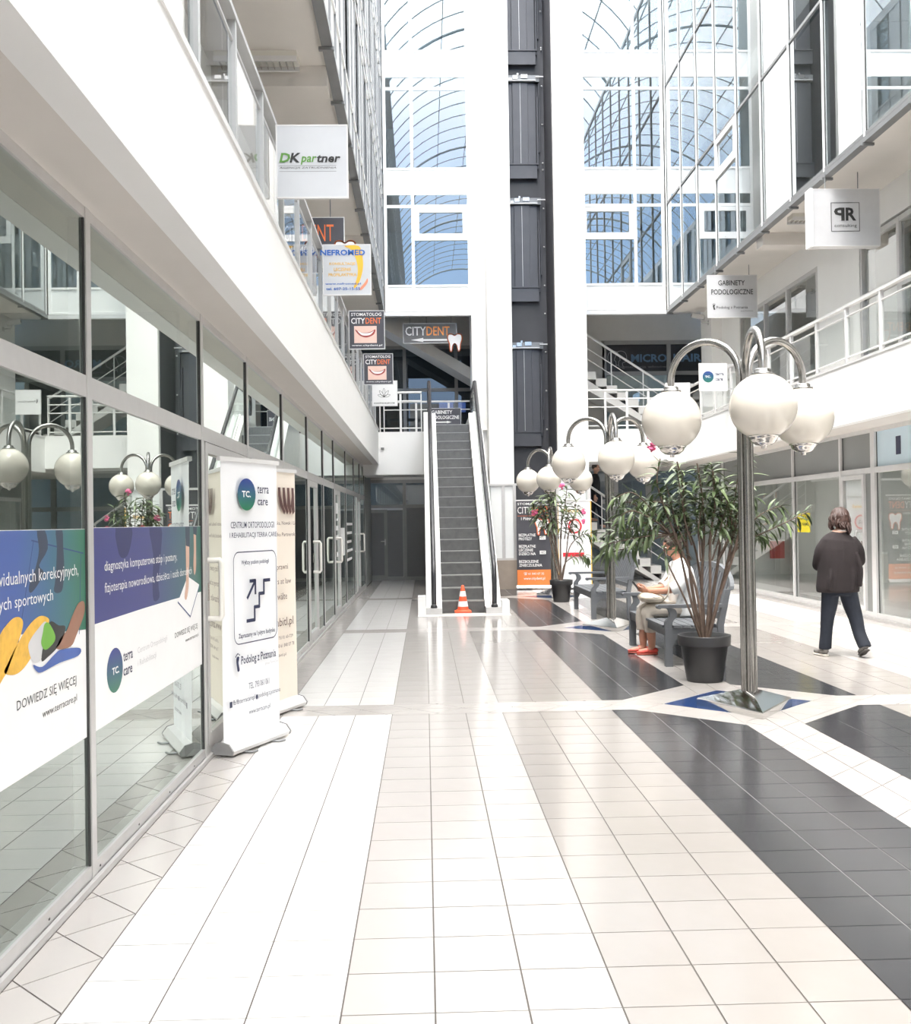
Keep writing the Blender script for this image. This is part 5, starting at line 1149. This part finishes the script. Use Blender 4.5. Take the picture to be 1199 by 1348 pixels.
def face(t, H, s=1.0):
    C_, fw, rt, up = H
    for q in (-1, 1):
        p = C_+rt*q*0.031*s+up*0.012*s+fw*0.083*s; e = obj('eye', MB().ball(p, 0.0125*s, seg=10, rings=8), EYEW, t)
        obj('iris', MB().ball(p+fw*0.009*s, 0.0055*s, seg=8, rings=6), INKK, e)
        obj('eyebrow', MB().tube([p+up*0.022*s-rt*0.018*s+fw*0.004*s, p+up*0.027*s+fw*0.008*s, p+up*0.022*s+rt*0.018*s+fw*0.004*s], 0.0035*s, 6), INKK, t)
    p = C_-up*0.050*s+fw*0.090*s; obj('mouth', MB().tube([p-rt*0.022*s-fw*0.006*s, p+fw*0.002*s, p+rt*0.022*s-fw*0.006*s], 0.006*s, 6), LIPM, t)
def shoe(mb_up, mb_sole, heel, toe, w=0.043, up=(0,0,1), h=0.085):
    h0 = Vector(heel); t0 = Vector(toe); d = (t0-h0); L = d.length; d.normalize(); u = Vector(up); u = (u-d*u.dot(d)).normalized(); sd = d.cross(u)
    pr = [(0.0, 0.55, 0.6), (0.04, 0.78, 1.0), (0.25, 0.80, 1.0), (0.45, 0.86, 0.80), (0.65, 1.05, 0.62), (0.85, 0.98, 0.50), (0.97, 0.62, 0.36), (1.0, 0.3, 0.22)]
    loft(mb_up, [(h0+d*L*a+u*(0.022+h*c/2), w*b_, h*c/2) for a, b_, c in pr], 12, sd)
    loft(mb_sole, [(h0+d*L*a+u*0.013, w*b_*1.06, 0.013) for a, b_, c in pr], 12, sd)
# --- woman walking away
WX, WY = 4.60, 11.25
w = thing('person', 'standing person seen from behind in dark brown top, navy trousers and sneakers', 'person', (WX, WY, 0))
wp = lambda x, y, z: (WX+x, WY+y, z)
b = MB()
loft(b, [(wp(-0.05,0,0.74), 0.15, 0.11), (wp(-0.05,0,0.86), 0.165, 0.115), (wp(-0.05,0,1.00), 0.135, 0.10), (wp(-0.04,0,1.15), 0.155, 0.105), (wp(-0.03,0,1.28), 0.175, 0.095), (wp(-0.02,0.0,1.36), 0.10, 0.07), (wp(-0.005,0.01,1.40), 0.058, 0.055)], 16)
limb(b, [wp(-0.01,0.015,1.36), wp(0.0,0.03,1.42), wp(0.005,0.045,1.47)], [0.055, 0.050, 0.052])
WH = head(b, wp(0.005, 0.055, 1.52), (0.35, 0.80, -0.42))
limb(b, [wp(-0.13,0,0.80), wp(-0.145,0.04,0.45), wp(-0.165,0.06,0.30), wp(-0.175,0.08,0.09)], [0.085, 0.062, 0.05, 0.038]); limb(b, [wp(0.06,0,0.80), wp(0.125,-0.01,0.46), wp(0.145,-0.06,0.30), wp(0.175,-0.14,0.12)], [0.085, 0.062, 0.05, 0.038])
limb(b, [wp(-0.165,0,1.29), wp(-0.215,0.02,1.15), wp(-0.235,0.06,1.03)], [0.052, 0.045, 0.038]); limb(b, [wp(-0.235,0.06,1.03), wp(-0.17,0.20,1.05), wp(-0.07,0.31,1.13)], [0.040, 0.034, 0.026])
limb(b, [wp(0.115,0,1.29), wp(0.175,0.02,1.16), wp(0.205,0.07,1.05)], [0.052, 0.045, 0.038]); limb(b, [wp(0.205,0.07,1.05), wp(0.16,0.20,1.07), wp(0.08,0.31,1.15)], [0.040, 0.034, 0.026])
body = fuse(b, 0.009)
hand(body, wp(-0.07,0.31,1.13), (0.55,0.6,0.5), (0.6,-0.3,0.5), (0.2,-0.2,0.9), 0.7, 0.95); hand(body, wp(0.08,0.31,1.15), (-0.5,0.6,0.5), (-0.6,-0.3,0.5), (-0.2,-0.2,0.9), 0.7, 0.95)
obj('body', body, SKIN, w); face(w, WH)
TOP = M('dark_brown_jersey', (0.017, 0.012, 0.013), 0.9, var=0.18, vscale=5, bump=0.2)
b = MB()
loft(b, [(wp(-0.055,0.0,0.715), 0.232, 0.150), (wp(-0.055,0.0,0.76), 0.240, 0.155), (wp(-0.05,-0.005,0.90), 0.232, 0.155), (wp(-0.045,-0.01,1.05), 0.222, 0.150), (wp(-0.04,-0.005,1.18), 0.222, 0.140), (wp(-0.03,0,1.275), 0.205, 0.120), (wp(-0.02,0.005,1.335), 0.150, 0.090), (wp(-0.012,0.01,1.375), 0.085, 0.068), (wp(-0.01,0.012,1.385), 0.07, 0.062)], 20)
limb(b, [wp(-0.14,0,1.285), wp(-0.215,0.01,1.18), wp(-0.240,0.05,1.05), wp(-0.225,0.10,1.01), wp(-0.17,0.18,1.03)], [0.080, 0.080, 0.070, 0.068, 0.062])
limb(b, [wp(0.09,0,1.285), wp(0.165,0.01,1.19), wp(0.205,0.05,1.10), wp(0.215,0.10,1.045), wp(0.17,0.17,1.06)], [0.078, 0.078, 0.072, 0.074, 0.066])
for k, (x, z0, z1) in enumerate(((-0.20, 0.75, 1.0), (-0.08, 0.74, 1.12), (0.06, 0.74, 1.05), (0.14, 0.78, 1.15))): limb(b, [wp(x, -0.125, z0), wp(x+0.01, -0.135, (z0+z1)/2), wp(x*0.85, -0.11, z1)], [0.022, 0.026, 0.016], 8)
obj('top', fuse(b, 0.010, 5), TOP, w)
b = MB().add([], []); b.tube([wp(-0.01+0.073*math.cos(a), 0.016+0.066*math.sin(a), 1.392) for a in [2*PI*k/20 for k in range(21)]], 0.012, 6)
obj('collar', b, M('pale_collar', (0.80, 0.72, 0.68), 0.7, var=0.03), w)
NAVY = M('navy_trouser_cloth', (0.012, 0.016, 0.026), 0.85, var=0.2, vscale=8, bump=0.15)
b = MB(); loft(b, [(wp(-0.045,0,0.68), 0.175, 0.125), (wp(-0.045,0,0.80), 0.18, 0.125), (wp(-0.045,0,0.92), 0.15, 0.11)], 18)
limb(b, [wp(-0.135,0,0.74), wp(-0.145,0.02,0.58), wp(-0.158,0.05,0.42), wp(-0.170,0.06,0.26), wp(-0.178,0.075,0.115), wp(-0.178,0.078,0.085)], [0.098, 0.088, 0.074, 0.066, 0.068, 0.069], 14)
limb(b, [wp(0.055,0,0.74), wp(0.092,0.0,0.58), wp(0.130,-0.02,0.43), wp(0.150,-0.06,0.27), wp(0.172,-0.13,0.145), wp(0.175,-0.142,0.118)], [0.100, 0.092, 0.078, 0.070, 0.070, 0.070], 14)
obj('trousers', fuse(b, 0.009, 4), NAVY, w)
SNK = M('grey_black_sneaker', (0.20, 0.19, 0.18), 0.7, var=0.5, vscale=26); SOLE = M('cream_sneaker_sole', (0.72, 0.68, 0.60), 0.6, var=0.08); SOLED = M('dark_tread_sole', (0.06, 0.055, 0.05), 0.7, var=0.2)
for hl, to, up, sm in ((wp(-0.180,0.035,0.0), wp(-0.215,0.275,0.0), (0,0,1), SOLE), (wp(0.175,-0.20,0.085), wp(0.20,0.025,0.0), (0,0.3,1), SOLED)):
    u_, s_ = MB(), MB(); shoe(u_, s_, hl, to, up=up); sh = obj('shoe', u_, SNK, w); obj('sole', s_, sm, sh); hv = Vector(hl)
    obj('lace', MB().tube([Vector(hl).lerp(Vector(to), 0.62)+Vector((-0.03, 0, 0.062)), Vector(hl).lerp(Vector(to), 0.62)+Vector((0.03, 0, 0.062))], 0.005, 6), SOLE, sh)
HAIR = M('auburn_brown_hair', (0.042, 0.019, 0.014), 0.55, var=0.4, vscale=30, bump=0.4)
b = MB(); C_, fw, rt, up = WH
b.ball(C_+up*0.035-fw*0.012, 0.086, 0.102, 0.092, 16, 12, rot=Matrix((rt, fw, up)).transposed())
limb(b, [wp(0.0,-0.01,1.55), wp(0.005,-0.030,1.47), wp(0.02,-0.035,1.41)], [0.078, 0.066, 0.040])
rh = random.Random(11); STR = []
for k in range(64):
    a = -0.55+(PI+1.1)*k/63+rh.uniform(-0.05, 0.05); side = rt*math.cos(a)-fw*math.sin(a); ph_ = rh.uniform(0, 6); long_ = 0.125+0.05*max(0, math.cos(a))+rh.uniform(-0.02, 0.025)
    pts = [C_+up*(0.030+0.098*math.cos(q))-fw*0.010+side*(0.091*math.sin(q)) for q in (0.15, 0.6, 1.1, 1.55)]
    for m_ in range(1, 5):
        q = m_/4; pts.append(C_+up*(0.030-long_*q*1.15)-fw*0.012+side*(0.100-0.006*q+0.009*math.sin(ph_+q*6))+rt*0.016*math.sin(ph_*1.7+q*5)*q)
    STR.append(pts)
b = fuse(b, 0.0055, 1)
for pts in STR: b.tube(spline([tuple(p) for p in pts], 2), [0.011]*2+[0.013]*10+[0.011, 0.009, 0.004], 6)
obj('hair', b, HAIR, w)
ph = thing('mobile_phone', 'phone held up by the person in the dark brown top', 'phone', wp(0.01, 0.375, 1.21)); pm = Matrix.Translation(wp(0.01, 0.375, 1.21)) @ Matrix.Rotation(math.radians(-35), 4, 'X')
obj('body', MB().obox(pm, -0.037, 0.037, -0.004, 0.004, -0.075, 0.075), BLACK, ph); obj('screen', MB().obox(pm, -0.034, 0.034, -0.0048, -0.004, -0.07, 0.07), DKGL, ph)

# --- woman sitting on the nearer bench, looking at a phone (faces -x)
QY = 11.80
s_ = thing('person', 'seated woman in white blouse, beige capri trousers and red shoes looking at a phone', 'person', (2.96, QY, 0))
qp = lambda x, y, z: (x, QY+y, z)
b = MB(); SD = (0,1,0)
loft(b, [(qp(2.99,0,0.46), 0.17, 0.13), (qp(2.98,0,0.56), 0.18, 0.14), (qp(2.96,0,0.70), 0.155, 0.125), (qp(2.95,0,0.85), 0.165, 0.125), (qp(2.94,0,0.97), 0.185, 0.11), (qp(2.92,0,1.06), 0.12, 0.075), (qp(2.90,0,1.10), 0.06, 0.058)], 16, SD)
limb(b, [qp(2.92,0,1.05), qp(2.885,0,1.12), qp(2.865,0,1.17)], [0.056, 0.052, 0.054])
QH = head(b, qp(2.84, -0.005, 1.235), (-0.93, -0.06, -0.36), 1.0)
for q in (-1, 1):
    limb(b, [qp(2.95,q*0.10,0.50), qp(2.72,q*0.105,0.51), qp(2.54,q*0.09,0.49)], [0.085, 0.076, 0.060], 12, SD)
    fx = 0.02 if q < 0 else -0.045
    limb(b, [qp(2.54,q*0.09,0.49), qp(2.545+fx*0.5,q*0.085,0.33), qp(2.55+fx,q*0.075,0.20), qp(2.555+fx,q*0.075,0.075)], [0.058, 0.054, 0.050, 0.036], 12, SD)
    limb(b, [qp(2.555+fx,q*0.075,0.07), qp(2.50+fx,q*0.075,0.05), qp(2.40+fx,q*0.075,0.035)], [0.036, 0.034, 0.026], 10, SD)
    limb(b, [qp(2.925,q*0.195,1.00), qp(2.90,q*0.245,0.88), qp(2.83,q*0.245,0.765)], [0.058, 0.050, 0.042], 12, SD); limb(b, [qp(2.83,q*0.245,0.765), qp(2.68,q*0.19,0.735), qp(2.535,q*0.10,0.735)], [0.044, 0.038, 0.027], 12, SD)
body = fuse(b, 0.009)
hand(body, qp(2.535,-0.10,0.735), (-0.9,0.35,0.15), (0.2,0.7,0.5), (0.1,-0.2,0.9), 0.8, 0.95); hand(body, qp(2.535,0.10,0.735), (-0.9,-0.35,0.15), (0.2,-0.7,0.5), (0.1,0.2,0.9), 0.8, 0.95)
obj('body', body, SKIN2, s_); face(s_, QH)
BLO = M('white_cotton_blouse', (0.86, 0.87, 0.87), 0.8, var=0.04, vscale=6, bump=0.15)
b = MB()
loft(b, [(qp(2.985,0,0.445), 0.235, 0.165), (qp(2.98,0,0.52), 0.240, 0.175), (qp(2.965,0,0.66), 0.215, 0.165), (qp(2.955,0,0.82), 0.205, 0.155), (qp(2.94,0,0.95), 0.215, 0.135), (qp(2.925,0,1.03), 0.165, 0.100), (qp(2.905,0,1.085), 0.085, 0.072), (qp(2.90,0,1.095), 0.072, 0.066)], 20, SD)
for q in (-1, 1): limb(b, [qp(2.93,q*0.16,1.00), qp(2.905,q*0.25,0.91), qp(2.85,q*0.265,0.80), qp(2.77,q*0.24,0.755)], [0.090, 0.085, 0.078, 0.072], 14, SD)
for k in range(4): limb(b, [qp(2.83+0.03*k, -0.19, 0.55+0.04*k), qp(2.86+0.03*k, -0.205, 0.68), qp(2.93, -0.19, 0.80+0.03*k)], [0.014, 0.018, 0.010], 8, SD)
obj('blouse', fuse(b, 0.010, 4), BLO, s_)
CAP = M('beige_capri_cloth', (0.52, 0.47, 0.41), 0.85, var=0.10, vscale=9, bump=0.2)
b = MB(); loft(b, [(qp(3.06,0,0.50), 0.20, 0.075), (qp(2.95,0,0.51), 0.215, 0.09), (qp(2.82,0,0.51), 0.20, 0.09)], 16, SD)
for q in (-1, 1):
    fx = 0.02 if q < 0 else -0.045
    limb(b, [qp(2.95,q*0.105,0.515), qp(2.72,q*0.11,0.52), qp(2.545,q*0.095,0.50), qp(2.525+fx*0.5,q*0.09,0.42), qp(2.545+fx*0.8,q*0.085,0.30), qp(2.548+fx*0.9,q*0.082,0.265)], [0.100, 0.094, 0.083, 0.078, 0.076, 0.077], 14, SD)
obj('trousers', fuse(b, 0.009, 3), CAP, s_)
REDS = M('coral_red_shoe', (0.66, 0.085, 0.065), 0.6, var=0.15, vscale=20)
for q, fx in ((-1, 0.02), (1, -0.045)):
    u_, l_ = MB(), MB(); shoe(u_, l_, qp(2.615+fx, q*0.075, 0), qp(2.375+fx, q*0.085, 0), w=0.042, h=0.058); sh = obj('shoe', u_, REDS, s_); obj('sole', l_, M('red_shoe_sole', (0.48, 0.10, 0.07), 0.6, var=0.1), sh)
    obj('strap', MB().tube([qp(2.50+fx, q*0.075-0.045, 0.045), qp(2.50+fx, q*0.075, 0.088), qp(2.50+fx, q*0.075+0.045, 0.045)], 0.007, 6), REDS, sh)
HAIR2 = M('dark_greying_hair', (0.06, 0.042, 0.034), 0.5, var=0.4, vscale=30, bump=0.4)
b = MB(); C_, fw, rt, up = QH; R3 = Matrix((rt, fw, up)).transposed()
b.ball(C_+up*0.042-fw*0.022, 0.092, 0.100, 0.092, 16, 12, rot=R3); b.ball(C_-up*0.02-fw*0.060, 0.078, 0.055, 0.085, 14, 10, rot=R3)
rn2 = random.Random(4)
for k in range(34):
    v = Vector((rn2.uniform(-1, 1), rn2.uniform(-1, 0.7), rn2.uniform(-0.3, 1))).normalized(); b.ball(C_+up*0.030-fw*0.02+(rt*v.x*0.09+fw*v.y*0.098+up*v.z*0.092), 0.022, seg=8, rings=6)
obj('hair', fuse(b, 0.007, 2), HAIR2, s_)
ph = thing('mobile_phone', 'dark phone in the hands of the seated woman', 'phone', qp(2.40, 0, 0.79)); pm = Matrix.Translation(qp(2.415, 0, 0.785)) @ Matrix.Rotation(math.radians(-38), 4, 'Y')
obj('body', MB().obox(pm, -0.006, 0.006, -0.038, 0.038, -0.072, 0.072), BLACK, ph); obj('screen', MB().obox(pm, 0.006, 0.0068, -0.034, 0.034, -0.066, 0.066), DKGL, ph)
BAG = M('pale_beige_leather', (0.66, 0.59, 0.49), 0.45, var=0.06, vscale=6, bump=0.1)
bag = thing('handbag', 'pale beige handbag lying in the lap of the seated woman', 'bag', qp(2.60, -0.02, 0.60))
b = MB(); loft(b, [(qp(2.44,-0.06,0.665), 0.12, 0.020), (qp(2.47,-0.06,0.66), 0.16, 0.055), (qp(2.56,-0.06,0.655), 0.18, 0.062), (qp(2.66,-0.05,0.645), 0.17, 0.058), (qp(2.72,-0.05,0.64), 0.12, 0.025)], 18, SD); obj('body', fuse(b, 0.010, 4), BAG, bag)
obj('strap', MB().tube(spline([qp(2.70,-0.20,0.64), qp(2.73,-0.262,0.72), qp(2.735,-0.245,0.86), qp(2.76,-0.17,0.90), qp(2.735,-0.05,0.84)], 6), 0.010, 6), BAG, bag); obj('zip', MB().tube([qp(2.47,-0.20,0.675), qp(2.58,-0.235,0.665), qp(2.69,-0.20,0.655)], 0.005, 6), CHROME, bag)

# --- person on the stairs behind the lamps
GX, GY = 4.42, 26.55
g_ = thing('person', 'distant person in dark clothes walking on the stairs behind the lamps', 'person', (GX, GY, 1.31))
gp_ = lambda x, y, z: (GX+x, GY+y, 1.31+z)
b = MB()
loft(b, [(gp_(0,0,0.82), 0.10, 0.16), (gp_(0,0,0.98), 0.09, 0.135), (gp_(0,0,1.18), 0.10, 0.165), (gp_(0,0,1.33), 0.09, 0.185), (gp_(0,0,1.42), 0.05, 0.09)], 14); limb(b, [gp_(0,0,1.38), gp_(0.01,0,1.46), gp_(0.015,0,1.52)], [0.055, 0.05, 0.052])
GH = head(b, gp_(0.02, 0, 1.58), (0.9, -0.3, -0.2))
for q, kx, ax, az in ((-1, 0.10, 0.14, 0.05), (1, -0.06, -0.10, 0.23)):
    limb(b, [gp_(0,q*0.09,0.86), gp_(kx,q*0.09,0.48+az*0.4), gp_(ax,q*0.09,az+0.04)], [0.085, 0.058, 0.04]); limb(b, [gp_(ax,q*0.09,az+0.03), gp_(ax+0.16,q*0.09,az+0.015)], [0.04, 0.028])
    limb(b, [gp_(0,q*0.185,1.34), gp_(-0.03,q*0.23,1.10), gp_(0.05*q,q*0.23,0.86)], [0.05, 0.042, 0.028])
body = fuse(b, 0.012)
for q in (-1, 1): hand(body, gp_(0.05*q, q*0.23, 0.86), (0.1,0,-1), (0.3,-q,0), (1,0,0), 0.4)
obj('body', body, SKIN, g_); face(g_, GH)
DKC = M('black_jacket_cloth', (0.03, 0.03, 0.033), 0.85, var=0.15)
b = MB(); loft(b, [(gp_(0,0,0.74), 0.135, 0.20), (gp_(0,0,0.95), 0.13, 0.185), (gp_(0,0,1.18), 0.13, 0.20), (gp_(0,0,1.34), 0.11, 0.205), (gp_(0.005,0,1.44), 0.07, 0.085)], 16)
for q in (-1, 1): limb(b, [gp_(0,q*0.18,1.34), gp_(-0.03,q*0.235,1.10), gp_(0.05*q,q*0.235,0.89)], [0.075, 0.066, 0.052])
obj('jacket', fuse(b, 0.014, 3), DKC, g_)
b = MB()
for q, kx, ax, az in ((-1, 0.10, 0.14, 0.05), (1, -0.06, -0.10, 0.23)): limb(b, [gp_(0,q*0.09,0.88), gp_(kx,q*0.09,0.48+az*0.4), gp_(ax,q*0.09,az+0.07)], [0.11, 0.078, 0.066])
obj('trousers', fuse(b, 0.014, 3), NAVY, g_)
C_, fw, rt, up = GH; b = MB().ball(C_+up*0.035-fw*0.02, 0.083, 0.095, 0.085, 14, 10, rot=Matrix((rt, fw, up)).transposed()); obj('hair', b, HAIR2, g_)

# ------------------------------------------------------------------ small fittings
t = thing('security_camera', 'small white security camera under the ceiling at the far right corner', 'camera', (6.72, 24.3, 6.3))
cmx = Matrix.Translation((6.58, 24.2, 6.33)) @ Matrix.Rotation(math.radians(18), 4, 'Y') @ Matrix.Rotation(math.radians(-25), 4, 'Z')
obj('housing', MB().obox(cmx, -0.18, 0.12, -0.05, 0.05, -0.04, 0.045), ALUL, t); obj('hood', MB().obox(cmx, -0.22, 0.10, -0.058, 0.058, 0.046, 0.056), ALUL, t)
obj('lens', MB().tube([cmx @ Vector((-0.18, 0, 0)), cmx @ Vector((-0.20, 0, 0))], 0.035, 12), BLACK, t); obj('bracket', MB().tube([cmx @ Vector((0.02, 0, -0.04)), (6.64, 24.22, 6.20), (6.80, 24.22, 6.20)], 0.014, 8), ALU, t); obj('wall_plate', MB().box(6.785, 6.799, 24.17, 24.27, 6.15, 6.25), ALU, t)
setting('column_upper', MB().box(6.80, 7.3, 24.0, 24.62, 3.72, ZU-0.04).box(6.80, 7.3, 24.62, 24.9, 3.72, ZH), WALL)
def tube_light(label, x0, x1, y, z):
    t = thing('ceiling_light', label, 'ceiling light', ((x0+x1)/2, y, z))
    obj('housing', MB().box(x0, x1, y-0.13, y+0.13, z-0.07, z), M('light_housing', (0.72, 0.70, 0.64), 0.5, var=0.02), t)
    for k in range(12): u = x0+0.05+(x1-x0-0.1)*k/11; obj('louvre', MB().box(u-0.004, u+0.004, y-0.10, y+0.10, z-0.105, z-0.07), CHROME, t)
    obj('rim', MB().box(x0, x1, y-0.135, y-0.115, z-0.115, z-0.06).box(x0, x1, y+0.115, y+0.135, z-0.115, z-0.06), ALUL, t)
tube_light('louvred light fitting under the left gallery ceiling above the green lettered sign', -2.15, -1.28, 10.95, ZU-0.04)
tube_light('louvred light fitting under the right gallery ceiling beside the silver box sign', 6.1, 7.0, 16.8, ZU-0.04)
tube_light('louvred light fitting under the right gallery ceiling above the pale grey board', 6.1, 7.0, 21.5, ZU-0.04)
t = thing('wall_box', 'small dark box on the white wall at the end of the gallery', 'box', (-0.95, 24.47, 3.3)); obj('body', MB().box(-1.02, -0.95, 24.455, 24.499, 3.30, 3.345), GASKET, t); obj('cover', MB().box(-1.015, -0.955, 24.450, 24.455, 3.305, 3.34), ALUD, t)
